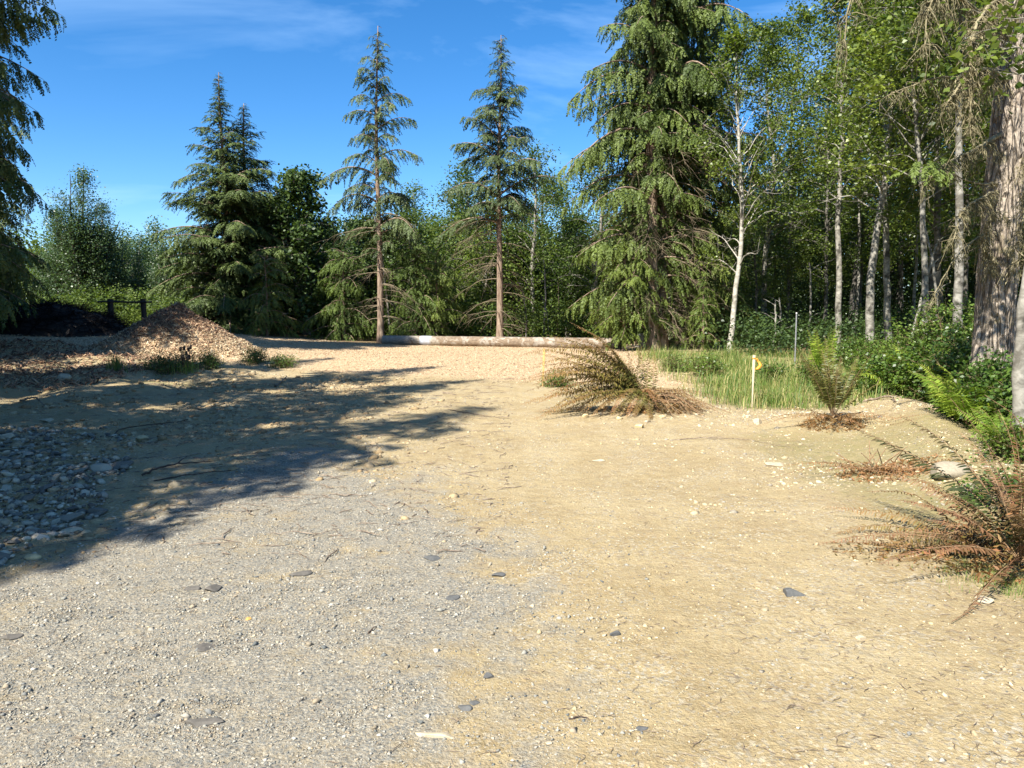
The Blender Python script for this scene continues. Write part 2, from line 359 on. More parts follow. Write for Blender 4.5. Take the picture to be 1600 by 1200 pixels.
GF = np.stack([i+j, i+j+1, i+j+1+len(gx), i+j+len(gx)], -1).reshape(-1, 4)
xf, yf = X.ravel(), Y.ravel()
g = mk('ground', [(np.stack([xf, yf, Z.ravel()], 1), GF, M['ground'], {'gray': mask_gray(xf, yf), 'chip': mask_chip(xf, yf), 'green': mask_green(xf, yf), 'dirt': mask_dirt(xf, yf)})], smooth=True)
tag(g, kind='structure')

# ---------------- stones, chips, litter ----------------
def ico(sub=1, seed=0, jit=.18, flat=.7, cuts=0):
    import bmesh
    r_ = np.random.default_rng(seed); bm = bmesh.new(); bmesh.ops.create_icosphere(bm, subdivisions=sub, radius=1)
    V = np.array([v.co[:] for v in bm.verts]); Fc = np.array([[v.index for v in f.verts] for f in bm.faces]); bm.free()
    for _ in range(cuts):
        n = norm(r_.normal(size=3)); d = r_.uniform(.45, .75); over = V@n-d
        V = V-np.clip(over, 0, None)[:, None]*n
    V = V*(1+jit*r_.normal(size=(len(V), 1))*(.5 if sub > 1 else 1)); V = V*np.array([1, r_.uniform(.65, .95), flat*r_.uniform(.7, 1.1)])
    return V, Fc
def scatter_stones(x, y, size, tint, temps, sink=.35, zfun=hgt):
    out = []; k = rng.integers(0, len(temps), len(x)); z = zfun(x, y)
    for q, (TV, TF) in enumerate(temps):
        s = k == q
        if not s.any(): continue
        n = s.sum(); a = rng.uniform(0, 6.28, n); D = np.stack([np.cos(a), np.sin(a), rng.normal(0, .18, n)], 1)
        U = norm(np.stack([rng.normal(0, .25, n), rng.normal(0, .25, n), np.ones(n)], 1))
        Mx = frames(D, U, size[s]); Pp = np.stack([x[s], y[s], z[s]+size[s]*(.5-sink)*.8], 1)
        V, Fc = inst(TV, TF, Mx, Pp); out.append((V, Fc, np.repeat(tint[s], len(TV))))
    return out
t1 = [ico(1, s, .16, .6) for s in range(6)]
oct_ = []
for s in range(6):
    r_ = np.random.default_rng(s+50); V = np.array([[1, 0, 0], [-1, 0, 0], [0, .8, 0], [0, -.8, 0], [0, 0, .55], [0, 0, -.5]], float)*(1+.3*r_.normal(size=(6, 3)))
    oct_.append((V+.12*r_.normal(size=(6, 3)), np.array([[0, 2, 4], [2, 1, 4], [1, 3, 4], [3, 0, 4], [2, 0, 5], [1, 2, 5], [3, 1, 5], [0, 3, 5]])))
def samp(n, x0, x1, y0, y1, wfun, near=True):
    out = []
    while sum(len(o) for o in out) < n:
        m = n*3; y = y0*(y1/y0)**rng.uniform(0, 1, m) if near else rng.uniform(y0, y1, m)
        x = rng.uniform(x0, x1, m); keep = (rng.uniform(0, 1, m) < wfun(x, y)) & (np.abs(x) < .75*y+1.0); out.append(np.stack([x, y], 1)[keep])
    p = np.concatenate(out)[:n]; return p[:, 0], p[:, 1]
cl = lambda x, y: .35+.65*sst(.42, .6, fbm(x, y, 2.5, 3, 71))
x, y = samp(95000, -8, 2.2, 2.2, 10.5, lambda x, y: np.clip(mask_gray(x, y), .02, 1)*cl(x, y))
sz = np.clip(.0030*np.exp(rng.normal(0, .55, len(x))), .0016, .022)*(.85+.05*y)
po = [(V, Fc, M['pebble'], {'tint': tt}) for V, Fc, tt in scatter_stones(x, y, sz, rng.uniform(0, 1, len(x)), oct_)]
tag(mk('gravel', po), 'fine grey and tan gravel worked into the ground at the near left', 'gravel', kind='stuff')
x, y = samp(20000, -5, 7, 2.3, 14, lambda x, y: (1-.8*mask_gray(x, y))*cl(x, y)*(x > -3.5-.2*y)*(1-sst(.2, 1.2, x-np.interp(y, [3, 6, 10], [4, 4.8, 6]))))
sz = np.clip(.0042*np.exp(rng.normal(0, .55, len(x))), .002, .026)*(.8+.07*y)
po = [(V, Fc, M['sandstone'], {'tint': tt}) for V, Fc, tt in scatter_stones(x, y, sz, rng.uniform(0, 1, len(x)), oct_, .5)]
tag(mk('gravel', po), 'loose tan grit and small pebbles strewn over the sunlit sand', 'gravel', kind='stuff')

HEAP = [(-2.9, 4.2), (-3.5, 5.5), (-3.9, 7.2), (-5.2, 9.6)]
def heapw(x, y):
    d = x-np.interp(y, [3.6, 4.7, 6, 7.2, 8.4, 9.9, 10.8], [-3.3, -3.25, -3.3, -3.75, -4.2, -4.9, -6]);
    return (d < 0)*(1-sst(.9, 2.6, -d)*.4)*(1-sst(10.2, 10.7, y))*sst(3.6, 4.3, y)*sst(.40, .56, fbm(x, y, 1.3, 3, 81))
x, y = samp(3000, -9, -2.8, 3.4, 10.8, heapw)
sz = np.clip(.022*np.exp(rng.normal(0, .5, len(x))), .01, .05)
hz = lambda x, y: hgt(x, y)+.02*rng.uniform(0, 1, len(x))
tempsS = [ico(1, s, .14, .55) for s in range(6)]
po = [(V, Fc, M['rock'], {'tint': tt}) for V, Fc, tt in scatter_stones(x, y, sz, rng.uniform(0, 1, len(x)), tempsS, .35, hz)]
tag(mk('rubble', po), 'small grey stones filling the rock strip at the left edge', 'rubble', kind='stuff')
M['clod'] = stonemat('earth clods', [(.30, .21, .11), (.36, .27, .15), (.22, .15, .08), (.42, .33, .20), (.27, .19, .10), (.33, .25, .15)])
x, y = samp(9500, -13, .8, 4.6, 17.5, lambda x, y: sst(.0, 2.0, -x-.1*(y-5))*sst(.34, .60, fbm(x, y, .9, 3, 91))*(1-mask_gray(x, y)), False)
tag(mk('clods', [(V, Fc, M['clod'], {'tint': tt}) for V, Fc, tt in scatter_stones(x, y, np.clip(.019*np.exp(rng.normal(0, .6, len(x))), .006, .09), rng.uniform(0, 1, len(x)), tempsS, .5)]), 'crumbly brown earth clods over the shaded dirt at left', 'earth clods', kind='stuff')
x, y = samp(2500, .5, 7, 6, 14, lambda x, y: (x > 1.2)*sst(.5, .7, fbm(x, y, .9, 3, 95)), False)
tag(mk('clods', [(V, Fc, M['sandstone'], {'tint': tt}) for V, Fc, tt in scatter_stones(x, y, np.clip(.012*np.exp(rng.normal(0, .5, len(x))), .005, .045), rng.uniform(0, 1, len(x)), tempsS, .5)]), 'sandy clods scattered about the ferns and bank', 'earth clods', kind='stuff')
# the larger rocks of the strip, each one a thing
protos = []
for s in range(8):
    V, Fc = ico(3, 200+s, .012, .5, 9); o = mk('rock', [(V, Fc, M['rock'], {'tint': (s+.5)/8})])
    protos.append(o)
x, y = samp(230, -8, -2.9, 4.0, 10.5, heapw)
for k in range(len(x)):
    src = protos[k % 8]; o = src if k < 8 else src.copy()
    if k >= 8: sc.collection.objects.link(o)
    s = float(np.clip(0.052*math.exp(rng.normal(0, .48)), .028, .19)); o.scale = (s, s*rng.uniform(.8, 1.1), s*rng.uniform(.7, 1.1))
    o.location = (x[k], y[k], float(hgt(x[k], y[k]))+s*.22); o.rotation_euler = (rng.normal(0, .25), rng.normal(0, .25), rng.uniform(0, 6.28))
    tag(o, 'grey angular rock among many in the loose rock strip at the left edge', 'rock', 'rocks in the strip at the left edge')
def rock(u, v, wpx, label, mat, flat=.5, seed=0, rz=0, name='stone', cuts=8, jit=.012, aspect=1, sink=.35, smooth=True, group=None):
    p = G(u, v); r_ = wpx/2/F_PX*np.linalg.norm(p-np.array([0, 0, CAM_H]))
    V, Fc = ico(4, 300+seed, jit, flat, cuts); V = V*[1, aspect, 1]; V /= np.abs(V[:, 0]).max()
    zz = V[:, 2].max()
    o = mk(name, [(V*r_, Fc, M[mat], {'tint': .3})], smooth=smooth); o.location = (p[0], p[1], float(hgt(p[0], p[1]))+r_*zz*(1-2*sink)*.9); o.rotation_euler = (0, 0, rz)
    tag(o, label, 'stone', group); return o
rock(1238, 930, 32, 'dark grey angular stone lying alone on the right-hand sand', 'rock_dark', .42, 1, .2)
rock(960, 993, 20, 'small dark stone with a pale pebble beside it on the track', 'rock_dark', .5, 2, .5)
rock(944, 995, 9, 'tiny pale pebble touching the small dark stone', 'rock_pale', .6, 3)
rock(727, 1107, 20, 'left one of two dark flat stones touching near the photo bottom', 'rock_dark', .35, 4, .3)
rock(742, 1100, 18, 'right one of two dark flat stones touching near the photo bottom', 'rock_dark', .3, 5, 1.2)
rock(677, 873, 30, 'flat dark stone set in the gravel where grey meets sand', 'rock_dark', .25, 6, .1)
rock(706, 935, 26, 'flat dark stone in the gravel below the other flat dark stone', 'rock_dark', .25, 7, .8)
rock(779, 900, 22, 'dark wedge-shaped stone at the edge of the sandy strip', 'rock_dark', .4, 8, .4)
rock(762, 1058, 18, 'lone dark stone in the gravel above the two touching ones', 'rock_dark', .35, 9, 2)
rock(318, 1132, 56, 'long flat grey stone sliver in the gravel at bottom left', 'rock', .22, 10, .15, aspect=.6)
rock(300, 921, 24, 'left one of two flat grey stones side by side on the gravel', 'rock', .35, 11, .2)
rock(336, 922, 26, 'right one of two flat grey stones side by side on the gravel', 'rock', .4, 12, 1)
rock(388, 970, 9, 'tiny orange stone on the grey gravel', 'rock_orange', .7, 13)
rock(18, 998, 26, 'grey stone at the left edge of the gravel', 'rock', .4, 14, .4)
rock(245, 1122, 11, 'small dark chip of stone left of the long sliver', 'rock_dark', .6, 15)
rock(320, 1012, 30, 'flat grey stone sunk into the gravel left of the orange stone', 'rock', .2, 16, 1.1)
rock(52, 873, 21, 'rounded tan stone at the near end of the rock strip', 'rock_tan', .8, 17, 0, cuts=2)
rock(222, 690, 22, 'pale wedge stone catching sun at the far end of the rock strip', 'rock_tan', .7, 18, .4)
rock(112, 832, 30, 'white flat stone lying just right of the rock strip', 'rock_pale', .25, 19, .3)
rock(1485, 742, 62, 'big pale boulder half buried on the right-hand sand bank', 'rock_bank', .42, 20, .3, 'boulder', 3, .012, sink=.3)
rock(1535, 770, 60, 'flat pale boulder behind the dark fern frond, right of the bigger boulder', 'rock_bank', .35, 21, .8, 'boulder', 3, .01, sink=.4)
rock(935, 720, 22, 'flat yellowish stone in the middle of the sunlit sand', 'rock_pale', .25, 22)
rock(1212, 726, 34, 'flat buried pale stone on the sand before the upright fern', 'rock_pale', .18, 23)
rock(1184, 662, 14, 'small white stone under the drooping frond right of the stake', 'rock_pale', .6, 24)
rock(98, 592, 22, 'pale stone on the shaded dirt rise at far left', 'rock_pale', .5, 25)
rock(72, 658, 20, 'pale stone on the dirt rise above the rock strip', 'rock_pale', .5, 26)
rock(856, 1163, 13, 'small white pebble near the bottom of the photo', 'rock_pale', .6, 27)
rock(470, 898, 34, 'low grey stone in the gravel at the tip of the shadow', 'rock', .2, 28, .6)
rock(680, 1152, 60, 'long pale splinter of stone near the bottom centre', 'rock_pale', .14, 29, -.1, aspect=.28)
rock(1003, 1140, 20, 'dark stone half buried in the lowest sand', 'rock_dark', .2, 30, .5)
rock(1345, 1000, 14, 'small pale stone on the sand below the dark one', 'rock_pale', .5, 31)
rock(1540, 940, 26, 'pale stone in the sparse grass at the right edge', 'rock_pale', .4, 32)
for k, (u, v, wpx) in enumerate([(938, 648, 9), (968, 655, 13), (985, 650, 10), (1000, 668, 16), (1012, 660, 12), (1035, 652, 12), (1090, 648, 9), (915, 652, 12), (950, 640, 8)]):
    rock(u, v, wpx, 'pale clod of earth shaken out in front of the brown fern pile', 'rock_tan' if k % 2 else 'rock_pale', .7, 40+k, k, 'clod', 5, .03, group='clods before the fern pile')

# wood chips
def chips(n, x, y, mat, smin, smax, lift, tilt=.45, wd=(.4, 1)):
    z = hgt(x, y); a = rng.uniform(0, 6.28, n); D = np.stack([np.cos(a), np.sin(a), rng.normal(0, tilt, n)], 1)
    U = norm(np.stack([rng.normal(0, tilt, n), rng.normal(0, tilt, n), np.ones(n)], 1)); s = smin*(smax/smin)**rng.uniform(0, 1, n)**1.3
    TV = np.array([[-1, -.35, 0], [.8, -.4, .0], [1, .3, 0], [-.9, .4, 0], [-.9, -.3, -.14], [.8, -.35, -.14], [.9, .3, -.14], [-.85, .33, -.14]])
    TF = np.array([[0, 1, 2, 3], [0, 4, 5, 1], [1, 5, 6, 2], [2, 6, 7, 3], [3, 7, 4, 0]])
    V, Fc = inst(TV, TF, frames(D, U, s, s*rng.uniform(*wd, n)), np.stack([x, y, z+lift*rng.uniform(0, 1, n)], 1))
    return (V, Fc, M[mat], {'tint': np.repeat(rng.uniform(0, 1, n), 8)})
x, y = samp(60000, -20, 5.5, 12, 32, lambda x, y: mask_chip(x, y)*(np.hypot(x-PILE[0], y-PILE[1]) > 2.3))
tag(mk('wood_chips', [chips(len(x), x, y, 'chips', .009, .034, .02)]), 'spread of pale wood chips covering the far clearing before the log', 'wood chips', kind='stuff')
a = rng.uniform(0, 6.28, 30000); r_ = 2.3*np.sqrt(rng.uniform(0, 1, 30000)); x = PILE[0]+r_*np.cos(a); y = PILE[1]+r_*np.sin(a)*.9
x2 = rng.uniform(-17, -8, 16000); y2 = rng.uniform(14, 21, 16000)
top = np.clip(1-r_/1.7, 0, 1)*1.5 > rng.uniform(0, 1, len(x))
pl = mk('chip_pile', [chips(top.sum(), x[top], y[top], 'chips_red', .02, .10, .06, .8, (.15, .5)), chips((~top).sum(), x[~top], y[~top], 'chips', .015, .08, .04, .7, (.2, .6))])
tag(pl, 'conical heap of reddish shredded wood chips before the left woods', 'chip pile')
tag(mk('wood_shreds', [chips(len(x2), x2, y2, 'chips_red', .015, .11, .05, .6, (.15, .5))]), 'brown shredded bark strewn over the shaded rise at left', 'wood shreds', kind='stuff')

# twig litter
def sticks(n, x, y, l0, l1, rad, lift=.004, mat='stick'):
    z = hgt(x, y); a = rng.uniform(0, 6.28, n); L = l0*(l1/l0)**rng.uniform(0, 1, n)
    TV, TF = tube([[-.5, 0, 0], [-.15, .05, .02], [.2, -.02, .03], [.5, .06, 0]], [.5, 1, .9, .4], 3)
    TV0 = TV.copy(); cx = np.array([[-.5, 0, 0], [-.15, .05, .02], [.2, -.02, .03], [.5, .06, 0]]).repeat(3, 0); off = TV0-cx
    D = np.stack([np.cos(a), np.sin(a), rng.normal(0, .05, n)], 1); Mx = frames(D, np.tile([0, 0, 1.], (n, 1)), L)
    V = np.einsum('kij,nj->kni', Mx, cx)+np.stack([x, y, z+lift], 1)[:, None]+np.einsum('kij,nj->kni', Mx/L[:, None, None], off)*(rad*rng.uniform(.5, 1.4, n))[:, None, None]
    Fc = TF[None]+(np.arange(n)*len(TV))[:, None, None]
    return V.reshape(-1, 3), Fc.reshape(-1, 4), M[mat], {}
x, y = samp(8500, -5, 6.5, 2.6, 14, lambda x, y: .12+.88*sst(-.5, 3.5, x)*(.3+.7*sst(.4,.6,fbm(x,y,1.7,3,15))))
x3, y3 = samp(2500, -12, 0, 5, 17, lambda x, y: np.ones_like(x)*.6, False)
tag(mk('twig_litter', [sticks(len(x), x, y, .012, .08, .0014), sticks(len(x3), x3, y3, .05, .35, .004, .006)]), 'fine dry twigs and needles littering the sand and dirt', 'twig litter', kind='stuff')
def stick(pts, r0, label, mat='stick', forks=(), name='stick', group=None):
    W = np.array([G(u, v)+[0, 0, dz] for u, v, dz in pts]); o_ = W[0].copy(); W = W-o_; pt = smooth_path(W, 18); n = len(pt)
    pt = pt+rng.normal(0, r0*.4, pt.shape); T = [tube(pt, np.linspace(r0, r0*.35, n), 6)]
    for t_, l_, a_ in forks:
        i_ = int(t_*(n-1)); d = norm(pt[min(i_+1, n-1)]-pt[i_-1]); q = np.array([d[0]*math.cos(a_)-d[1]*math.sin(a_), d[0]*math.sin(a_)+d[1]*math.cos(a_), .15])
        T.append(tube(np.array([pt[i_], pt[i_]+q*l_*.5, pt[i_]+q*l_+[0, 0, -.02]]), [r0*.6, r0*.4, r0*.2], 5))
    o = mk(name, [(*merge(T), M[mat], {})], smooth=True); o.location = o_+[0, 0, r0*.6]; tag(o, label, 'stick', group)
stick([(1050, 688, 0), (1100, 687, .02), (1160, 688, .01), (1235, 700, 0)], .006, 'thin twig lying on the sand in front of the right stake', 'stick', [(.3, .2, .3)])
stick([(222, 745, .01), (245, 738, .03), (285, 728, .02), (330, 722, 0)], .012, 'dark stick on shaded dirt beside the middle of the rock strip', 'stick_dark', [(.6, .25, .5)])
stick([(115, 765, 0), (118, 780, .05), (112, 795, 0)], .011, 'short curved dark stick at the near edge of the rock strip', 'stick_dark')
stick([(240, 752, 0), (300, 745, .02), (370, 735, 0)], .009, 'long straight dark stick in the shade left of the gravel track', 'stick_dark')
stick([(170, 690, 0), (200, 672, .03), (260, 664, .02), (300, 655, 0)], .010, 'crooked stick above the far end of the rock strip', 'stick_dark', [(.5, .3, -.5)])
stick([(30, 630, .02), (45, 628, .05), (70, 634, 0)], .018, 'pale bent stick on the dirt rise at the left edge', 'stick')
stick([(430, 605, 0), (445, 595, .04), (448, 590, .02)], .022, 'short pale stick end poking from the dirt rise', 'stick')
stick([(10, 570, .0), (30, 574, .06), (62, 566, .0)], .03, 'weathered branch in the shaded shreds at far left', 'stick', [(.5, .5, .4)])
stick([(118, 513, 0), (140, 517, .04), (172, 521, 0)], .04, 'pale pole lying at the foot of the dark brush pile', 'stick')
stick([(575, 990, 0), (583, 985, .01), (592, 978, 0)], .004, 'tiny bent twig near bottom centre gravel', 'stick_dark')
stick([(890, 1125, 0), (905, 1124, .01), (925, 1126, 0)], .004, 'short brown twig near the bottom centre sand', 'stick_dark')
stick([(1000, 595, .05), (1010, 588, .08), (1025, 590, .02)], .03, 'grey broken branch just right of the fern pile top', 'stick')
stick([(700, 640, 0), (760, 652, .02), (800, 655, 0)], .006, 'thin dark twig at the tip of the tree shadow', 'stick_dark')
stick([(1315, 560, 0), (1345, 568, .1), (1370, 580, 0)], .02, 'pale fallen branch on the soil behind the upright fern', 'stick')
stick([(1350, 628, 0), (1385, 624, .04), (1400, 630, 0)], .02, 'short pale log piece on top of the sand bank', 'stick')

# ---------------- foliage templates ----------------
def spray_template(seed, pairs=11, blade=.17, wid=.045, droop=.30, ragged=.15):
    """a flat, drooping conifer spray one unit long: paired needle-clad twiglets along a bent axis"""
    r_ = np.random.default_rng(seed); V, Fc, T = [], [], []; n = 0
    for k in range(pairs*2+1):
        s = (k//2+.5)/pairs if k < pairs*2 else .93; side = 0 if k == pairs*2 else (1 if k % 2 else -1)
        l = blade*(1.9-1.3*s)*r_.uniform(.7, 1.25); a = side*r_.uniform(.65, 1.0)+r_.normal(0, ragged)
        o_ = np.array([s, .0, -droop*s*s]); d = np.array([math.cos(a), math.sin(a), -.25-droop*s+r_.normal(0, .22)]); d /= np.linalg.norm(d)
        w_ = np.cross(d, norm(np.array([r_.normal(0, .45), r_.normal(0, .45), 1.])))*wid*r_.uniform(.8, 1.3)
        V += [o_, o_+d*l*.45+w_, o_+d*l, o_+d*l*.45-w_]; Fc.append([n, n+1, n+2, n+3]); n += 4
        T += [.0, .45, 1., .45]
    return np.array(V), np.array(Fc), np.array(T)*.35
SPR = [spray_template(s) for s in range(4)]
SPRC = [spray_template(s+20, 7, .24, .075) for s in range(3)]
def place_sprays(Pp, D, U, S, tint, mat, temps, dry=None):
    parts = []; k = rng.integers(0, len(temps), len(Pp))
    for q, (TV, TF, TT) in enumerate(temps):
        s = k == q
        if not s.any(): continue
        V, Fc = inst(TV, TF, frames(D[s], U[s], S[s]), Pp[s])
        at = {'tint': (tint[s][:, None]+TT[None]).ravel()}
        if dry is not None: at['dry'] = np.repeat(dry[s], len(TV))
        parts.append((V, Fc, mat, at))
    return parts
def conifer(name, label, x, y, H, prof, mat, r0=.16, lean=(0, 0), crown0=.1, gap=.16, elev=(-.15, .45), droop=.3, hang=.6, spray=.55,
            step=.17, bmat='bark_hemlock', dead=(0, 0, 0), group=None, seed=1, temps=None, sparse=.12, tip=1.2, root=None, leafat=.12, wide=.42, sectors=None, cat='tree', deadmat='deadtwig'):
    """prof: [(height fraction, branch length)]; returns thing > trunk (with limbs), crown"""
    global rng
    keep = rng; rng = np.random.default_rng(seed); temps = temps or SPR; gz = float(hgt(x, y))-.05
    root = empty(name, (x, y, gz), label, cat, group)
    zt = np.linspace(0, 1, 26); px = lean[0]*zt+.006*H*np.sin(zt*7+seed)*zt; py = lean[1]*zt+.005*H*np.cos(zt*5+seed)*zt
    tp = np.stack([px, py, zt*H], 1); rad = r0*(1-zt)**.85+.012; rad[0] *= 1.35; rad[1] *= 1.1
    tip_ = tp[-1]+np.array([[.12, .05, .0], [.3, .12, -.12]])*tip*.4
    wood = [tube(np.vstack([tp, tip_]), np.r_[rad, .01, .006], 10)]
    pf = np.array(prof); zs = []; z = crown0*H
    while z < H*.985: zs.append(z); z += gap*rng.uniform(.5, 1.5)*(1 if z < .8*H else .7)
    Pp, D, U, S, T = [], [], [], [], []
    az = rng.uniform(0, 6.28)
    for z in zs:
        t = z/H; az += 2.4+rng.normal(0, .3); L = np.interp(t, pf[:, 0], pf[:, 1])*rng.uniform(.55, 1.18)
        if rng.uniform() < sparse: L *= rng.uniform(.3, .6)
        if sectors is not None: L *= sectors(az % 6.283, t)
        if L < .12: L = .12
        e = np.interp(t, [0, 1], elev)+rng.normal(0, .09); o_ = np.array([np.interp(t, zt, px), np.interp(t, zt, py), z])
        h = np.array([math.cos(az), math.sin(az), 0]); s = np.linspace(0, 1, 9)
        cv = o_+h*(L*s*math.cos(e))[:, None]; cv[:, 2] += L*s*math.sin(e)-droop*L*s**2+.10*L*np.sin(s*3.14)
        sw = np.array([-h[1], h[0], 0]); cv += sw*(rng.normal(0, .12)*L*s**2)[:, None]; cv[:, 2] += rng.normal(0, .09)*L*s**2
        wood.append(tube(cv, np.linspace(max(.012, .018*L+.006), .004, 9), 4))
        nb = max(3, int(L/step)); sb = np.linspace(leafat if L > .8 else .05, 1, nb)+rng.normal(0, .02, nb); sb = np.clip(sb, 0, 1)
        for side in (-1, 1, 0):
            ss = sb if side else sb[::2]
            c = np.stack([np.interp(ss, s, cv[:, q]) for q in range(3)], 1); tg = norm(np.stack([np.gradient(cv[:, q]) for q in range(3)], 1))
            tt = norm(np.stack([np.interp(ss, s, tg[:, q]) for q in range(3)], 1)); m_ = len(ss)
            lat = sw*side; sp = rng.uniform(.75, 1.25, m_)[:, None]
            ln = np.minimum(wide*L*(1-ss)**.8+.20*min(1, L)+.08, spray*2.0)*rng.uniform(.75, 1.2, m_)
            d = norm(tt*.75+lat*sp*.9-np.array([0, 0, 1.])*hang*rng.uniform(.3, 1.4, m_)[:, None]*(1 if side else 1.3))
            # long laterals carry several sprays end to end
            reps = np.maximum(1, np.ceil(ln/spray)).astype(int)
            for rp in range(reps.max()):
                k = reps > rp
                if not k.any(): continue
                st = c[k]+d[k]*(ln[k]*rp/reps[k])[:, None]-np.array([0, 0, .5*hang])*((rp*.25)**2)
                dd = norm(d[k]-np.array([0, 0, 1.])*hang*.45*rp+rng.normal(0, .12, (k.sum(), 3)))
                Pp.append(st); D.append(dd); U.append(norm(np.array([0, 0, 1.])+rng.normal(0, .25, (k.sum(), 3))+tt[k]*.01))
                S.append(ln[k]/reps[k]*1.25); T.append(np.clip(rng.uniform(0, .35)+.35*ss[k]+rng.normal(0, .12, k.sum())+.12*rp, 0, 1))
    Pp, D, U, S, T = map(np.concatenate, (Pp, D, U, S, T))
    nd_, z0, z1 = dead; DP = []
    for _ in range(nd_):
        z = rng.uniform(z0, z1)*H; a = rng.uniform(0, 6.28); L = rng.uniform(.5, 1.0)*np.interp(z/H, pf[:, 0], pf[:, 1])*.85+.25; s = np.linspace(0, 1, 8)
        o_ = np.array([np.interp(z/H, zt, px), np.interp(z/H, zt, py), z]); cv = o_+np.array([math.cos(a), math.sin(a), 0])*(L*s)[:, None]
        cv[:, 2] += L*(.15*s-.5*s**2)*rng.uniform(.3, 1.3); cv += rng.normal(0, .012*L, cv.shape)*s[:, None]; DP.append(tube(cv, np.linspace(.006+.008*L, .003, 8), 4))
        for q in range(int(L*7)):
            s0 = rng.uniform(.2, 1); c0 = np.array([np.interp(s0, s, cv[:, i_]) for i_ in range(3)]); l_ = rng.uniform(.15, .5)*L
            dr = norm(np.array([math.cos(a+rng.normal(0, .9)), math.sin(a+rng.normal(0, .9)), rng.uniform(-1.1, .0)])); p3 = np.stack([c0, c0+dr*l_*.5, c0+dr*l_+[0, 0, -.12*l_]])
            DP.append(tube(p3, [.005, .0035, .002], 3))
    wv, wf = merge(wood); parts = [(wv, wf, M[bmat], {})]
    mk('trunk', parts, root, True)
    if DP: v_, f_ = merge(DP); mk('dead_branches', [(v_, f_, M[deadmat], {'tint': np.repeat(rng.uniform(0, 1, len(v_)//1), 1)})], root)
    mk('crown', place_sprays(Pp, D, U, S, T, M[mat], temps), root)
    rng = keep; return root

LEAFT = np.array([[0, 0, 0], [.42, .36, .05], [1, 0, -.08], [.42, -.36, .05]]); LEAFF = np.array([[0, 1, 2, 3]])
LEAFB = np.array([[0, 0, 0], [.3, .32, .07], [.72, .28, .02], [1, 0, -.1], [.72, -.28, .02], [.3, -.32, .07]]); LEAFBF = np.array([[0, 1, 4, 5], [1, 2, 3, 4]])
def leaves(C, size, tint, mat, up=.75, big=False):
    n = len(C); a = rng.uniform(0, 6.28, n); D = np.stack([np.cos(a), np.sin(a), rng.normal(-.35, .35, n)], 1)
    U = norm(np.stack([rng.normal(0, 1, n), rng.normal(0, 1, n), rng.normal(up*1.6, .6, n)], 1))
    TV, TF = (LEAFB, LEAFBF) if big else (LEAFT, LEAFF)
    V, Fc = inst(TV, TF, frames(D, U, size*rng.uniform(.65, 1.25, n)), C); return V, Fc, mat, {'tint': np.repeat(tint, len(TV))}
def broadleaf(name, label, base, path, r0, prof, mat, crown0=.3, nlimb=34, per=26, leaf=.09, clump=.24, bmat='bark_alder', group=None, seed=1,
              elev=(.25, .9), stems=1, big=False, root=None, bare=0, sub=5, cat='tree', spread=.3, flat=.7, leafcount=None):
    """path: trunk points relative to base; prof: [(height fraction, limb length)]; thing > trunk (with limbs), crown"""
    global rng
    keep = rng; rng = np.random.default_rng(seed)
    root = empty(name, base, label, cat, group); wood = []; C, T = [], []
    path = np.asarray(path, float); H = path[-1, 2]; pf = np.array(prof)
    for q in range(stems):
        pp = path.copy()
        if q: a = rng.uniform(0, 6.28); k = rng.uniform(.7, 1.0); pp = pp*[1, 1, k]+np.array([math.cos(a), math.sin(a), 0])*np.linspace(.15, spread*H*rng.uniform(.4, 1), len(pp))[:, None]
        tp = smooth_path(pp, 24); tp += np.cumsum(rng.normal(0, .0022*H, tp.shape), 0)*[1, 1, 0]; tz = np.linspace(0, 1, 24)
        rr = r0*(.7 if q else 1)*(1-tz)**.8+.012; rr[0] *= 1.25; wood.append(tube(tp, rr, 10))
        for k in range(nlimb if not q else int(nlimb*.7)):
            t = crown0+(1-crown0)*((k+rng.uniform(0, 1))/nlimb)**.9; t = min(t, .985); L = np.interp(t, pf[:, 0], pf[:, 1])*rng.uniform(.6, 1.15)
            isbare = rng.uniform() < bare*(1-t)*2; a = rng.uniform(0, 6.28); e = np.interp(t, [0, 1], elev)+rng.normal(0, .15)
            o_ = np.array([np.interp(t, tz, tp[:, i_]) for i_ in range(3)]); s = np.linspace(0, 1, 7); h = np.array([math.cos(a)*math.cos(e), math.sin(a)*math.cos(e), math.sin(e)])
            cv = o_+h*(L*s)[:, None]; cv[:, 2] += L*.12*np.sin(s*3.1)-L*.22*s**2*(e < .7); cv += np.cumsum(rng.normal(0, .022*L, cv.shape), 0)*(s > 0)[:, None]
            wood.append(tube(cv, np.linspace(max(.008, min(.35*np.interp(t, tz, rr), .018*L+.005)), .004, 7), 4))
            for j_ in range(sub):
                s0 = rng.uniform(.3, 1.0) if j_ else 1.; c0 = np.array([np.interp(s0, s, cv[:, i_]) for i_ in range(3)]); l_ = (.18+.28*L)*rng.uniform(.6, 1.2)
                d = norm(h*.6+rng.normal(0, .6, 3)+[0, 0, .12]); c1 = c0+d*l_; c1[2] -= .08*l_
                wood.append(tube(np.stack([c0, (c0+c1)/2+rng.normal(0, .04*l_, 3), c1]), [.006, .004, .002], 3))
                if isbare: continue
                m_ = int(per*rng.uniform(.5, 1.4)); u_ = rng.uniform(.1, 1.1, m_)[:, None]
                C.append(c0*(1-u_)+c1*u_+rng.normal(0, clump, (m_, 3))*[1, 1, flat]); T.append(np.clip(rng.uniform(.1, .7)+rng.normal(0, .2, m_), 0, 1))
    C = np.concatenate(C); T = np.concatenate(T); wv, wf = merge(wood)
    mk('trunk', [(wv, wf, M[bmat], {})], root, True)
    mk('crown', [leaves(C, np.full(len(C), leaf), T, M[mat], big=big)], root)
    rng = keep; return root
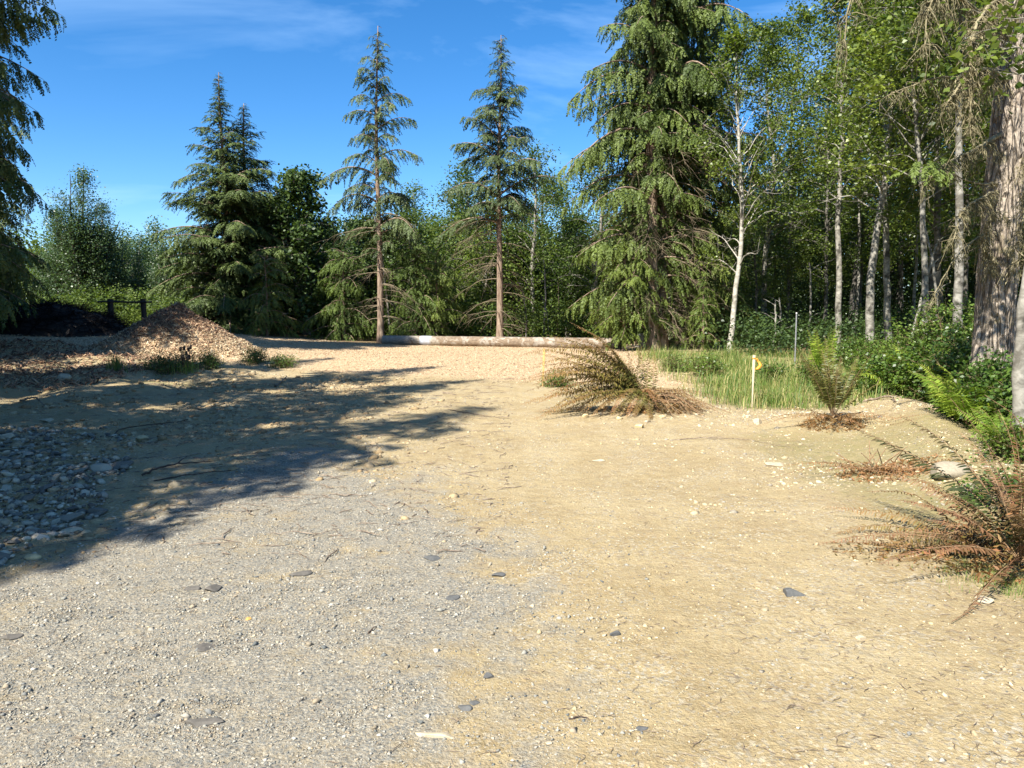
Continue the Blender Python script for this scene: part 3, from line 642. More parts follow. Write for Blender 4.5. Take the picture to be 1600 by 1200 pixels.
def rel(pts, Y):
    W = np.array([P(u, v, Y) for u, v in pts]); b = W[0].copy(); b[2] = float(hgt(b[0], b[1]))-.05; W[0] = b; return b, W-b
def topz(v, Y): return P(800, v, Y)[2]
def bx(u, v, Y): return float(P(u, v, Y)[0])

# ---------------- named conifers ----------------
def con(name, label, u, Y, vtop, prof, mat, **k):
    x_ = bx(u, 530, Y); H = topz(vtop, Y)-float(hgt(x_, Y)); return conifer(name, label, x_, Y, H, prof, mat, **k)
con('fir_tree', 'dense dark fir with pointed top left of centre, clothed to the ground', 358, 34, 112, [(0, 2.9), (.2, 3.0), (.45, 2.5), (.62, 1.8), (.75, .95), (.85, .45), (1, .12)], 'fir_dark', seed=11, crown0=.04, gap=.085, hang=.4, elev=(-.1, .75), droop=.15, spray=.5, sparse=.08, wide=.4)
con('fir_tree', 'shorter dark fir growing against the right side of the pointed fir', 392, 35, 160, [(0, 2.5), (.3, 2.4), (.6, 1.9), (.85, .75), (1, .1)], 'fir_dark', seed=12, crown0=.1, gap=.10, hang=.45, elev=(-.1, .7), droop=.2, spray=.5, wide=.4)
con('hemlock_tree', 'tall sparse hemlock with bare lower trunk behind the left end of the log', 595, 32.5, 38, [(0, 1.8), (.25, 2.2), (.42, 2.6), (.5, 2.4), (.62, 1.9), (.78, 1.3), (.9, .6), (1, .15)], 'hemlock_blue', seed=13, crown0=.30, gap=.14, hang=.75, elev=(.0, .75), droop=.34, spray=.5, sparse=.4, dead=(34, .07, .42), r0=.135, bmat='bark_hemlock', wide=.26, step=.15)
con('hemlock_tree', 'tall hemlock with dark narrow crown above a long bare trunk at mid log', 781, 32.5, 52, [(0, 1.8), (.38, 2.6), (.45, 2.7), (.6, 2.1), (.75, 1.5), (.88, .8), (1, .15)], 'hemlock_blue', seed=14, crown0=.40, gap=.11, hang=.6, elev=(-.2, .85), droop=.3, spray=.5, sparse=.15, dead=(40, .05, .46), r0=.145, bmat='bark_hemlock', tip=2, wide=.26, step=.15)
bigp = [(0, 1.8), (.1, 2.2), (.3, 2.5), (.5, 2.6), (.65, 2.2), (.85, 1.3), (1, .15)]
conifer('hemlock_tree', 'huge hemlock in front with curtain boughs, left of its touching pair of trunks', bx(1018, 550, 26.5), 26.5, 17.5, bigp, M and 'hemlock', seed=15, crown0=.03, gap=.10, hang=1.0, elev=(-.05, .5), droop=.32, spray=.55, r0=.25, dead=(40, .02, .35), wide=.40, step=.17, lean=(-.2, 0), sectors=lambda a, t: (.25 if (t < .33 and 4.0 < a < 5.9) else 1.)*(1.15 if math.cos(a) < 0 else .8))
conifer('hemlock_tree', 'second huge hemlock, right trunk of the curtained pair, with many dead twigs', bx(1038, 552, 26.0), 26.9, 18.5, bigp, 'hemlock', seed=16, crown0=.18, gap=.11, hang=1.05, elev=(-.05, .5), droop=.35, spray=.55, r0=.24, dead=(120, .03, .38), wide=.40, step=.17, lean=(.5, .3), sectors=lambda a, t: (.3 if (t < .36 and 4.2 < a < 6.0) else 1.)*(1.15 if math.cos(a) > 0 else .75))
conifer('hemlock_tree', 'third hemlock standing close behind the curtained pair', bx(1088, 552, 28.5), 28.5, 14.5, bigp, 'hemlock', seed=17, crown0=.03, gap=.12, hang=1.0, elev=(-.05, .5), droop=.35, spray=.55, r0=.2, dead=(30, .03, .3), wide=.4, step=.18)
# low bright boughs and saplings
con('hemlock_sapling', 'bright yellow-green hemlock sapling at the foot of the huge left hemlock', 975, 26.2, 350, [(0, .7), (.3, 1.1), (.6, 1.3), (.8, 1.1), (1, .6)], 'young_needles', seed=18, crown0=.2, gap=.07, hang=.6, r0=.05, spray=.32, wide=.5)
con('hemlock_sapling', 'bright young hemlock against the right flank of the huge pair', 1098, 25.4, 430, [(0, .7), (.3, .65), (.7, .45), (1, .1)], 'young_needles', seed=19, crown0=.15, gap=.08, hang=.6, r0=.04, spray=.32, wide=.5)
con('hemlock_sapling', 'drooping yellow-green hemlock left of the sparse hemlock trunk', 538, 33.2, 392, [(0, 1.6), (.4, 1.6), (.8, 1.2), (1, .6)], 'young_needles', seed=20, crown0=.03, gap=.085, hang=.7, r0=.06, spray=.38, wide=.45)
con('hemlock_sapling', 'drooping green hemlock right of the sparse hemlock trunk', 650, 33.6, 370, [(0, 1.5), (.4, 1.6), (.8, 1.2), (1, .6)], 'young_needles', seed=21, crown0=.04, gap=.095, hang=.7, r0=.06, spray=.38, wide=.45)
con('hemlock_sapling', 'slim hemlock behind the left end of the log', 682, 34, 400, [(0, 1.2), (.4, 1.2), (.8, 1.0), (1, .5)], 'young_needles', seed=22, crown0=.06, gap=.11, hang=.8, r0=.05, spray=.38, wide=.45)
con('fir_sapling', 'small lighter fir at the lower right of the pointed dark fir', 418, 31.6, 400, [(0, 1.1), (.4, 1.1), (.8, .9), (1, .5)], 'hemlock', seed=23, crown0=.12, gap=.10, hang=.6, r0=.05, spray=.36, wide=.45)
# left edge wall of trees: dark needles put their shade into the colour
lp = [(0, 2.2), (.2, 2.6), (.45, 3.0), (.8, 2.4), (1, .15)]
conifer('hemlock_tree', 'dark hemlock with long hanging boughs cut by the left edge of the photo', -14.4, 18.8, 19, lp, 'fir_dark', seed=24, crown0=.07, gap=.06, hang=1.05, elev=(0, .45), droop=.3, r0=.26, dead=(30, .02, .3), step=.17)
conifer('hemlock_tree', 'second dark hemlock just behind the one cut by the left edge', -17.0, 22.5, 17, lp, 'fir_dark', seed=26, crown0=.04, gap=.08, hang=.9, droop=.3, r0=.2, step=.18)
conifer('hemlock_tree', 'lower dark hemlock behind the left-edge one, above the brush pile', -18.3, 27, 11.5, [(0, 2.2), (.5, 1.8), (1, .1)], 'fir_dark', seed=25, crown0=.05, gap=.13, hang=.8, droop=.3, r0=.2, dead=(20, .02, .3))

# ---------------- named broadleaf trees ----------------
b, pth = rel([(1140, 558), (1150, 480), (1162, 400), (1166, 320), (1162, 230), (1158, 140), (1160, 62)], 24.5)
broadleaf('birch_tree', 'white-barked leaning birch forking low, alone before the dark wood', b, pth, .078, [(0, .5), (.25, 1.6), (.6, 2.1), (.85, 1.4), (1, .3)], 'alder', crown0=.24, nlimb=54, per=34, leaf=.095, clump=.17, bmat='bark_birch', seed=31, bare=.3, elev=(.55, 1.0), sub=6)
def alder(label, pts, Y, r0, prof, seed, **k):
    b, pth = rel(pts, Y); kw = dict(crown0=.38, nlimb=56, per=36, leaf=.10, clump=.17, bmat='bark_alder', seed=seed, bare=.2, sub=6); kw.update(k)
    return broadleaf('alder_tree', label, b, pth, r0, prof, 'alder', **kw)
AP = [(0, .8), (.4, 1.9), (.65, 2.0), (.85, 1.3), (1, .3)]
A = []
A.append(alder('straight pale alder behind the bright bracken and metal post', [(1308, 530), (1306, 400), (1304, 300), (1310, 170), (1306, 60), (1300, -40)], 24, .09, AP, 32))
A.append(alder('tall alder whose top rises beside the curtained hemlock pair', [(1196, 540), (1190, 400), (1200, 280), (1192, 150), (1190, 48)], 30, .10, AP, 33, crown0=.22, nlimb=64))
A.append(alder('left one of two alders leaning together, grey lower trunk', [(1359, 535), (1362, 430), (1378, 300), (1392, 190), (1396, 60), (1402, -60)], 21, .11, AP, 34))
A.append(alder('right one of two alders leaning together, pale speckled trunk', [(1396, 510), (1384, 400), (1382, 300), (1384, 200), (1394, 100), (1390, -60)], 22, .095, AP, 35))
A.append(alder('mossy pale alder behind the salmonberry thicket', [(1452, 490), (1447, 380), (1442, 250), (1438, 120), (1440, -20)], 18, .075, AP, 36, crown0=.45))
A.append(alder('straight smooth alder between the thicket and the giant trunk', [(1497, 500), (1492, 400), (1491, 250), (1490, 120), (1490, 55), (1486, -140)], 14.5, .085, [(0, .5), (.6, 1.0), (.75, 1.8), (1, .5)], 37, crown0=.62))
b, pth = rel([(130, 515), (132, 400), (128, 340), (130, 272)], 40)
broadleaf('willow_tree', 'leafy many-stemmed young tree between left-edge hemlock and open sky', b, pth, .07, [(0, .9), (.3, 1.5), (.7, 1.4), (1, .3)], 'willow', crown0=.12, nlimb=40, per=22, leaf=.10, clump=.22, bmat='bark_dark', seed=38, stems=8, spread=.24, elev=(.7, 1.2))
wl = bpy.data.objects['willow_tree']
for u_, Y_, s_, z_, lb_ in ((98, 41, .78, 2.1, 'shorter leafy young tree between left-edge hemlock and the many-stemmed one'), (178, 42, .82, 4.0, 'leafy young tree at the right shoulder of the many-stemmed one')):
    dup(wl, (bx(u_, 515, Y_), Y_, float(hgt(bx(u_, 515, Y_), Y_))-.05), z_, s_, lb_)
b, pth = rel([(482, 525), (478, 440), (470, 360), (466, 282)], 35.5)
mp_ = broadleaf('maple_tree', 'round dark-leaved maple filling the gap between fir and sparse hemlock', b, pth, .14, [(0, 2.0), (.3, 2.3), (.6, 2.0), (.85, 1.2), (1, .3)], 'maple', crown0=.06, nlimb=60, per=30, leaf=.17, clump=.24, bmat='bark_grey', seed=39, stems=2, spread=.18, big=True, elev=(.1, 1.0))
# ---------------- the wood behind: shared kinds, each tree its own thing ----------------
SHD = []
for k_, (x_, y_) in enumerate([(bx(1230, 530, 33), 33), (bx(1330, 530, 31), 31), (bx(1520, 530, 30), 30)]):
    SHD.append(broadleaf('alder_tree', 'slender leafy alder in the dark wood between white birch and giant trunk', (x_, y_, float(hgt(x_, y_))-.05), [[0, 0, 0], [.2, .1, 5], [.1-.2*k_, 0, 10], [.3, .2, 13.5]], .10, [(0, .8), (.2, 1.6), (.5, 2.2), (.85, 1.6), (1, .4)], 'alder', crown0=.2, nlimb=56, per=34, leaf=.115, clump=.19, bmat='bark_shade', seed=140+k_, bare=.1, sub=6, group='alders of the right wood'))
AV = SHD
def copies(srcs, spots, label, group, smin=.85, smax=1.15, namefix=None, tilt=.03):
    for k, (x_, y_) in enumerate(spots):
        s = rng.uniform(smin, smax); o = dup(srcs[k % len(srcs)], (x_, y_, float(hgt(x_, y_))-.05), rng.uniform(0, 6.28), (s*rng.uniform(.9, 1.15), s*rng.uniform(.9, 1.15), s), label, group, (rng.normal(0, tilt), rng.normal(0, tilt)))
def clearance(x_, y_, others, d): return all((x_-a)**2+(y_-b_)**2 > d*d for a, b_ in others)
def field(n, fx, d):
    out = []; tries = 0
    while len(out) < n and tries < 6000:
        tries += 1; p = fx()
        if p is not None and clearance(*p, out, d): out.append(p)
    return out
uY = lambda u0, u1, y0, y1: (lambda: (lambda u_, y_: (float(P(u_, 530, y_)[0]), y_))(rng.uniform(u0, u1), rng.uniform(y0, y1)))
sp = field(44, uY(1170, 1800, 27, 46), 2.1)
for lo, hi, f0, f1 in ((0, 1230, .52, .66), (1230, 1300, .62, .78), (1300, 1380, .8, 1.0), (1380, 9999, .9, 1.15)):
    copies(AV, [q for q in sp if lo <= q[0]/q[1]*F_PX+800 < hi], 'slender leafy alder in the dark wood between white birch and giant trunk', 'alders of the right wood', f0, f1)
sp = [(x_, y_) for x_, y_ in field(16, lambda: (rng.uniform(11, 22), rng.uniform(9, 24)), 2.6)]
copies(AV, sp, 'leafy alder in the wood behind the giant trunk at the right edge', 'alders beside the giant trunk', .8, 1.1)
# mid distance trees behind the log
b, pth = rel([(850, 530), (852, 440), (848, 360), (850, 285)], 46)
m1 = broadleaf('alder_tree', 'tallest light-leaved alder right of the narrow-crowned hemlock, behind the log', b, pth, .12, [(0, 1.5), (.3, 2.3), (.7, 2.0), (1, .4)], 'wood', crown0=.12, nlimb=46, per=26, leaf=.13, clump=.32, seed=41)
b, pth = rel([(725, 530), (722, 440), (730, 380), (728, 345)], 44)
m2 = broadleaf('alder_tree', 'low bushy alder behind the log, left of the long bare trunk', b, pth, .09, [(0, 1.8), (.3, 2.2), (.7, 1.6), (1, .3)], 'wood', crown0=.05, nlimb=46, per=26, leaf=.13, clump=.32, seed=42, stems=3, spread=.16)
c1 = con('fir_tree', 'narrow far fir poking above the leaves between the two tall hemlocks', 708, 58, 312, [(0, 2.4), (.4, 1.9), (.8, .7), (1, .1)], 'fir_dark', seed=43, crown0=.05, gap=.2, hang=.5, spray=.7, temps=SPRC, wide=.4, step=.25)
sp = field(40, uY(640, 1130, 37, 58), 2.3)
copies([m2, m1, m2], sp, 'leafy alder in the mixed wood behind the log', 'alders behind the log', .78, 1.12)
sp = field(9, uY(690, 960, 48, 62), 3.5)
copies([c1], sp, 'dark fir rising in the mixed wood behind the log', 'firs behind the log', .6, .86)
sp = field(12, uY(425, 640, 37, 50), 2.6)
copies([m2, mp_], sp, 'bushy tree in the wood behind maple and sparse hemlock', 'trees behind the maple', .75, .92)
b, pth = rel([(240, 515), (238, 450), (244, 390), (242, 352)], 50)
m3 = broadleaf('willow_tree', 'pale airy young tree in the low gap between young tree and pointed fir', b, pth, .06, [(0, 1.2), (.4, 1.6), (1, .2)], 'willow', crown0=.1, nlimb=34, per=20, leaf=.13, clump=.3, bmat='bark_birch', seed=44, stems=3, spread=.14, elev=(.5, 1.1))
b, pth = rel([(316, 520), (314, 450), (310, 400), (312, 370)], 38)
broadleaf('birch_tree', 'thin white-stemmed birch just left of the pointed fir', b, pth, .05, [(0, .8), (.5, 1.0), (1, .2)], 'wood', crown0=.2, nlimb=34, per=22, leaf=.10, clump=.24, bmat='bark_birch', seed=45)
sp = field(16, uY(190, 340, 40, 58), 2.0)
copies([m3, m2], sp, 'low pale bushy tree in the gap behind the chip pile', 'low trees behind the chip pile', .62, .80)
sp = field(9, uY(60, 200, 44, 56), 2.2)
copies([m2, m3], sp, 'bushy tree behind the many-stemmed young tree at left', 'trees behind the brush pile', .62, .85)
sp = field(20, lambda: (lambda x_, y_: (x_, y_) if x_ < -.72*y_-2.5 else None)(rng.uniform(-38, -16), rng.uniform(16, 48)), 3)
copies([c1, m2, mp_], sp, 'tree in the wood beyond the left edge', 'trees beyond the left edge', .9, 1.2)

# far wood and underwood that nobody could count
def mass(name, label, n, fx, size, mat, clumpn=60, sig=.5, hfun=None):
    V, T = [], []
    for _ in range(n):
        p = fx()
        if p is None: continue
        hh_ = hfun(*p); z_ = float(hgt(*p)); m_ = int(clumpn*rng.uniform(.6, 1.4)); c = np.array([p[0], p[1], z_+hh_*rng.uniform(.1, 1)])
        V.append(c+rng.normal(0, sig, (m_, 3))*[1, 1, .6]); T.append(np.clip(rng.uniform(0, .6)+rng.normal(0, .2, m_), 0, 1))
    C = np.concatenate(V); C = C[C[:, 2] > hgt(C[:, 0], C[:, 1])+.02]; T = np.concatenate(T)[:len(C)]
    return tag(mk(name, [leaves(C, np.full(len(C), size), T, M[mat])]), label, name.replace('_', ' '), kind='stuff')
mass('far_woods', 'far mixed woodland closing the view behind the clearing', 2600, lambda: (lambda y_: (y_*rng.uniform(-.75, .35), y_))(rng.uniform(60, 82)), .26, 'wood', 50, .9, lambda x_, y_: 6.0+2.6*float(fbm(x_, y_, .08, 2, 5))-2.6*float(sst(-.55, -.4, x_/y_))*float(1-sst(-.3, -.22, x_/y_)))
mass('far_woods', 'dense far woodland behind the alders of the right wood', 3000, lambda: (lambda y_: (y_*rng.uniform(.24, 1.1), y_))(rng.uniform(46, 66)), .24, 'wood', 50, .9, lambda x_, y_: 7.5)
mass('undergrowth', 'low tangled undergrowth on the shaded forest floor behind the clearing', 1500, lambda: (lambda y_: (y_*rng.uniform(-.62, .24), y_))(rng.uniform(34.5, 50)), .11, 'wood', 70, .34, lambda x_, y_: 1.3+.8*float(fbm(x_, y_, .3, 2, 5)))
mass('undergrowth', 'shady undergrowth among the alder trunks of the right wood', 1200, lambda: (lambda y_: (y_*rng.uniform(.265, .8), y_))(rng.uniform(23, 46)), .10, 'maple', 60, .32, lambda x_, y_: .5+.055*(y_-20)+.5*float(fbm(x_, y_, .3, 2, 5)))  # dark maple leaf colour stands in for the shade on this undergrowth
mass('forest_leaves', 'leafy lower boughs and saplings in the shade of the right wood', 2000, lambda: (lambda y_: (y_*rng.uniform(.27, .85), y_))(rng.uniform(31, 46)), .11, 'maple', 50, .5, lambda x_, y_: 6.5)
# thin pole trunks seen inside the dark wood
def pole(u, v0, v1, Y, r0, label, mat='bark_alder', lean=0, group=None):
    b, pth = rel([(u, v0), (u+lean*.5+3, (v0+v1)/2), (u+lean, v1)], Y); pt = smooth_path(pth, 12)+rng.normal(0, .01, (12, 3)); T = [tube(pt, np.linspace(r0, r0*.5, 12), 7)]
    for _ in range(4):
        k = rng.integers(4, 11); a = rng.uniform(0, 6.28); l_ = rng.uniform(.3, .9); T.append(tube(np.stack([pt[k], pt[k]+[math.cos(a)*l_*.5, math.sin(a)*l_*.5, .3*l_], pt[k]+[math.cos(a)*l_, math.sin(a)*l_, .45*l_]]), [r0*.3, r0*.2, .003], 4))
    o = mk('sapling', [(*merge(T), M[mat], {})], smooth=True); o.location = b; tag(o, label, 'sapling', group)
for k, (u, v0, v1, Y, r_, ln, lb) in enumerate([
    (644, 532, 440, 35, .03, 8, 'pale upright sapling stem, left one of the cluster behind the log'),
    (648, 532, 430, 35.2, .03, 12, 'pale sapling stem second from left in the cluster behind the log'),
    (655, 532, 455, 35.4, .025, 10, 'pale sapling stem third from left in the cluster behind the log'),
    (662, 532, 470, 35, .03, 22, 'slanting pale sapling stem, right one of the cluster behind the log'),
    (822, 530, 452, 35, .04, -6, 'short pale dead sapling between long bare trunk and fern pile'),
    (848, 530, 405, 36, .05, 2, 'upright grey pole of a dead tree behind the right half of the log'),
    (858, 528, 460, 36.5, .03, -12, 'thin leaning pole crossing behind the upright grey pole'),
    (868, 525, 440, 39, .04, 4, 'thin dark pole in the wood right of the upright grey pole'),
    (1207, 548, 470, 26, .05, 4, 'left one of two short pale trunks between birch and metal post'),
    (1217, 548, 465, 26.5, .045, 1, 'right one of two short pale trunks between birch and metal post'),
    (1262, 540, 410, 28, .05, 3, 'thin grey pole between the metal post and the straight alder'),
    (1418, 520, 380, 20, .05, 45, 'slanting pale dead stem left of the mossy alder'),
    (1468, 500, 340, 17, .04, -25, 'slanting dead stem between the mossy alder and the smooth alder'),
    (1336, 520, 300, 30, .07, 6, 'grey trunk between the straight alder and the leaning pair'),
    (1426, 500, 250, 26, .06, 8, 'thin trunk between leaning pair and mossy alder'),
    (610, 520, 330, 34.5, .05, -26, 'thin dead stem leaning over the sparse hemlock base')]):
    pole(u, v0, v1, Y, r_, lb, 'bark_alder' if k not in (7,) else 'bark_dark', ln)
# trees outside the frame at left whose shade falls across the clearing
SH = []
shp = [(0, 1.8), (.2, 2.4), (.5, 2.2), (.8, 1.1), (1, .1)]
s1 = conifer('hemlock_tree', 'hemlock standing beyond the left edge beside the rock strip', -9.6, 3.0, 14.5, shp, 'hemlock', seed=51, crown0=.08, gap=.19, hang=.7, temps=SPRC, spray=.6, step=.24, sparse=.2)
for x_, y_, s, r_ in [(-10.6, .2, 1.0, 2.9), (-8.9, -2.6, .80, 5.1), (-11.8, 6.2, 1.0, 1), (-13.8, 9.4, 1.0, 2), (-8.9, -.6, .92, 3), (-12.5, .8, 1.1, 4), (-15.5, 13.5, 1.05, 5), (-16.5, 5.5, 1.1, 2.4), (-12.6, -4, 1.0, .5), (-8.7, 1.4, 1.07, 3.3), (-9.6, 5.0, 1.12, 4.4), (-10.1, 8.8, 1.05, 5.3), (-12.2, 11.2, .95, 2.2), (-19.5, 9.5, 1.25, .2), (-17.5, 11.8, 1.1, 1.2), (-21.5, 13, 1.2, 2), (-20.5, 16.0, 1.0, 3.1), (-22.5, 19, 1.0, .7), (-18.3, 14.6, .9, 2.6)]:
    dup(s1, (x_, y_, float(hgt(x_, y_))-.05), r_, s, 'hemlock beyond the left edge whose shade crosses the clearing', 'shade trees beyond the left edge')

# ---------------- ferns ----------------
def frond_mesh(rc, wmax, dry0, dry1, n=34, curl=.15, rad=.0035, mat='fern', wid=.34, tint=.4, bare=.08, taper=.6, rollsd=.35):
    rc = smooth_path(rc, 16); s = np.linspace(0, 1, 16); L = np.linalg.norm(np.diff(rc, axis=0), axis=1).sum()
    tg = norm(np.gradient(rc, axis=0)); ss = np.linspace(bare, .985, n)
    c = np.stack([np.interp(ss, s, rc[:, q]) for q in range(3)], 1); t = norm(np.stack([np.interp(ss, s, tg[:, q]) for q in range(3)], 1))
    up = norm(np.array([0, 0, 1.])-t*t[:, 2:3]+1e-6); roll = rng.normal(0, rollsd); lat = norm(np.cross(t, up)); lat, up = lat*math.cos(roll)+up*math.sin(roll), up*math.cos(roll)-lat*math.sin(roll)
    prof = np.minimum(1, (ss-bare)/.16+.35)*(1-ss)**taper+.06; TV, TF = LEAFB*[1, .5, 1], LEAFBF; Pp, D, U, S, W = [], [], [], [], []
    for side in (-1, 1):
        ln = wmax*prof*rng.uniform(.8, 1.1, n); d = norm(lat*side+t*.38+up*rng.normal(-.12, .12, n)[:, None]-np.array([0, 0, 1.])*.15+rng.normal(0, curl, (n, 3)))
        Pp.append(c); D.append(d); U.append(norm(up+rng.normal(0, curl+.12, (n, 3)))); S.append(ln); W.append(np.minimum(ln*wid*2, L/n*1.9))
    Pp, D, U, S, W = map(np.concatenate, (Pp, D, U, S, W)); V, Fc = inst(TV, TF, frames(D, U, S, W), Pp)
    dr = np.clip(dry0+(dry1-dry0)*np.tile(ss, 2)+rng.normal(0, .09, 2*n), 0, 1)
    rv, rf = tube(rc, np.linspace(rad, rad*.3, 16), 4)
    return [(V, Fc, M[mat], {'tint': np.repeat(np.clip(tint+rng.normal(0, .18, 2*n), 0, 1), 6), 'dry': np.repeat(dr, 6)}), (rv, rf, M['rachis'], {'tint': 0., 'dry': 1.})]
def ground_clip(pts, o, lift=.015):
    pts = pts.copy(); z = hgt(pts[:, 0]+o[0], pts[:, 1]+o[1])-o[2]+lift; pts[:, 2] = np.maximum(pts[:, 2], z); return pts
def arc(az, el, L, droop, o, side=0, base=0.):
    s = np.linspace(0, 1, 7); h = np.array([math.cos(az), math.sin(az)]); p = np.zeros((7, 3)); w_ = side*L*s**2
    p[:, 0] = h[0]*L*s*math.cos(el)-h[1]*w_; p[:, 1] = h[1]*L*s*math.cos(el)+h[0]*w_; p[:, 2] = base+L*(math.sin(el)*s-droop*s**2)
    return ground_clip(p, o)
def add_frond(root, rc, *a, **k): return mk('frond', frond_mesh(rc, *a, **k), root)
def litter(root, n, spread, zh, lo, hi, name='stalks', mat='fern', drng=(.7, 1), cx=(0, 0)):
    """loose dead pinnae and stalk pieces around a fern's crown"""
    a = rng.uniform(0, 6.28, n); r_ = spread*np.sqrt(rng.uniform(0, 1, n)); o = root.location
    x_ = r_*np.cos(a)*1.4+cx[0]; y_ = r_*np.sin(a)+cx[1]; z_ = hgt(x_+o[0], y_+o[1])-o[2]+zh*rng.uniform(0, 1, n)*(1-r_/spread)
    D = norm(rng.normal(0, 1, (n, 3))*[1, 1, .5]); V, Fc = inst(LEAFT*[1, .35, 1], LEAFF, frames(D, norm(rng.normal(0, 1, (n, 3))+[0, 0, .6]), rng.uniform(lo, hi, n)), np.stack([x_, y_, z_], 1))
    tag(mk(name, [(V, Fc, M[mat], {'tint': np.repeat(rng.uniform(0, 1, n), 4), 'dry': np.repeat(rng.uniform(*drng, n), 4)})], root), kind='stuff')
# the uprooted pile
o = G(985, 648); Yr = o[1]+.45; o = P(1004, 606, Yr); zr = float(o[2]); o[2] = float(hgt(o[0], o[1])); top_ = zr-o[2]; fp = empty('fern', tuple(o), 'large uprooted sword fern, half brown, heaped beside the left stake', 'fern')
def heapfrond(tu, tv, dy, w_, d0, d1, arch, n, curl, tint, roots=.05):
    tipp = P(tu, tv, Yr+dy)-o; b0 = np.array([rng.normal(0, roots), rng.normal(0, roots), top_*rng.uniform(.55, 1.05)]); m_ = (b0+tipp)/2; L = np.linalg.norm(tipp-b0)
    pts = ground_clip(smooth_path(np.array([b0, b0*.65+tipp*.35+[0, 0, arch*L], b0*.3+tipp*.7+[0, 0, arch*L*.85], tipp]), 14), o, .03)
    add_frond(fp, pts, w_, d0, d1, n=n, curl=curl, tint=tint, rad=.004)
for k in range(40):
    ph = R(-34+94*((k+rng.uniform(0, 1))/40)**1.15); sc_ = rng.uniform(.62, 1.03)
    heapfrond(1004-205*math.cos(ph)*sc_, 602-128*math.sin(ph)*sc_, rng.uniform(-.75, .6), .15, rng.uniform(-.35, .3), rng.uniform(.55, 1.1), rng.uniform(.05, .16), 66, .25, rng.uniform(.45, 1.0))
for k in range(18):
    t_ = (k+rng.uniform(0, 1))/18; heapfrond(868+150*t_, 640+22*t_+rng.uniform(-8, 8), -.45-.35*t_+rng.uniform(-.2, .2), .12, rng.uniform(-.4, .2), rng.uniform(.5, 1.1), rng.uniform(.08, .2), 60, .25, rng.uniform(.4, 1), .12)
for k in range(14):
    ph = R(rng.uniform(35, 100)); heapfrond(1004-110*math.cos(ph), 604-62*math.sin(ph), rng.uniform(-.5, .4), .09, rng.uniform(-.3, .3), rng.uniform(.4, 1), .12, 34, .3, rng.uniform(.4, 1), .12)
for k in range(18):
    t_ = rng.uniform(0, 1); heapfrond(1025+112*t_, 640+14*rng.uniform(-1, 1)-2*t_, -.55+.5*rng.uniform(-1, 1), .07, rng.uniform(.1, .9), 1.1, .10, 32, .45, rng.uniform(.2, .9), .11)
for k in range(10):
    heapfrond(rng.uniform(945, 1075), rng.uniform(650, 668), -.75, .075, -.1, .7, .05, 28, .25, .4, .1)
litter(fp, 900, .42, .30, .03, .11, 'dead_litter', cx=(.32, -.15), drng=(.35, 1))
T = []
for k in range(40):
    a = rng.uniform(-1.2, .3); l_ = rng.uniform(.4, 1.0); b0 = np.array([rng.uniform(-.05, .3), rng.uniform(-.3, 0), top_*rng.uniform(.4, 1)]); T.append(tube(ground_clip(np.stack([b0, b0+[math.cos(a)*l_*.5, math.sin(a)*l_*.5, .02], b0+[math.cos(a)*l_, math.sin(a)*l_, -.25]]), o, .02), [.007, .005, .003], 4))
mk('stalks', [(*merge(T), M['rachis'], {})], fp, True)
# the upright fern at mid right
o = G(1302, 664); o[2] = float(hgt(o[0], o[1])); f2 = empty('fern', tuple(o), 'upright green sword fern with a skirt of red-brown dead fronds, right of the stake', 'fern')
for k in range(22):
    az = rng.uniform(0, 6.28); el = R(rng.uniform(42, 82)); add_frond(f2, arc(az, el, rng.uniform(.8, 1.4), .18, o, 0, .08), .12, -.3, .2, n=36, tint=.5, bare=.25, curl=.15)
for az, L in ((178, 1.25), (188, 1.1), (170, .9), (200, .8), (-12, 1.0), (-28, 1.2), (-40, 1.1), (8, .9), (230, .6), (250, .55), (290, .6), (-60, .7)):
    add_frond(f2, arc(R(az), R(rng.uniform(12, 30)), L, .36, o, rng.normal(0, .12), .08), .055, .55, 1.1, n=32, curl=.35, tint=.3)
litter(f2, 700, .32, .18, .03, .09, 'dead_litter')
# flattened dead fern
o = G(1352, 742); o[2] = float(hgt(o[0], o[1])); f3 = empty('fern', tuple(o), 'flattened dead red-brown fern lying on the sand below the upright one', 'fern')
for az, L, dr in [(-35, .9, 1), (-28, 1.0, .95), (-42, .85, 1), (-20, .95, .9), (-50, .8, 1), (-12, .8, .8), (-33, 1.1, .9), (176, .85, .95), (186, 1.0, 1), (165, .6, .8), (200, .6, 1), (70, .4, .9), (110, .45, .8), (-58, .6, 1), (-24, .75, .7)]:
    add_frond(f3, arc(R(az), R(rng.uniform(6, 22)), L, .27, o, rng.normal(0, .15), .05), .055, dr-.2, dr+.15, n=30, curl=.45, tint=.3, rad=.004)
litter(f3, 900, .38, .10, .02, .07, 'dead_litter', cx=(.2, -.1))
T = []
for k in range(16):
    a = rng.uniform(0, 6.28); l_ = rng.uniform(.15, .4); d = np.array([math.cos(a)*.7, math.sin(a)*.7, rng.uniform(.1, 1)]); s_ = rng.uniform(-.12, .25, 2); T.append(tube(np.stack([[s_[0], s_[1]*.5, .02], [s_[0], s_[1]*.5, .02]+d*l_*.6, [s_[0], s_[1]*.5, .0]+d*l_]), [.006, .005, .003], 5))
mk('stalks', [(*merge(T), M['rachis'], {})], f3, True)
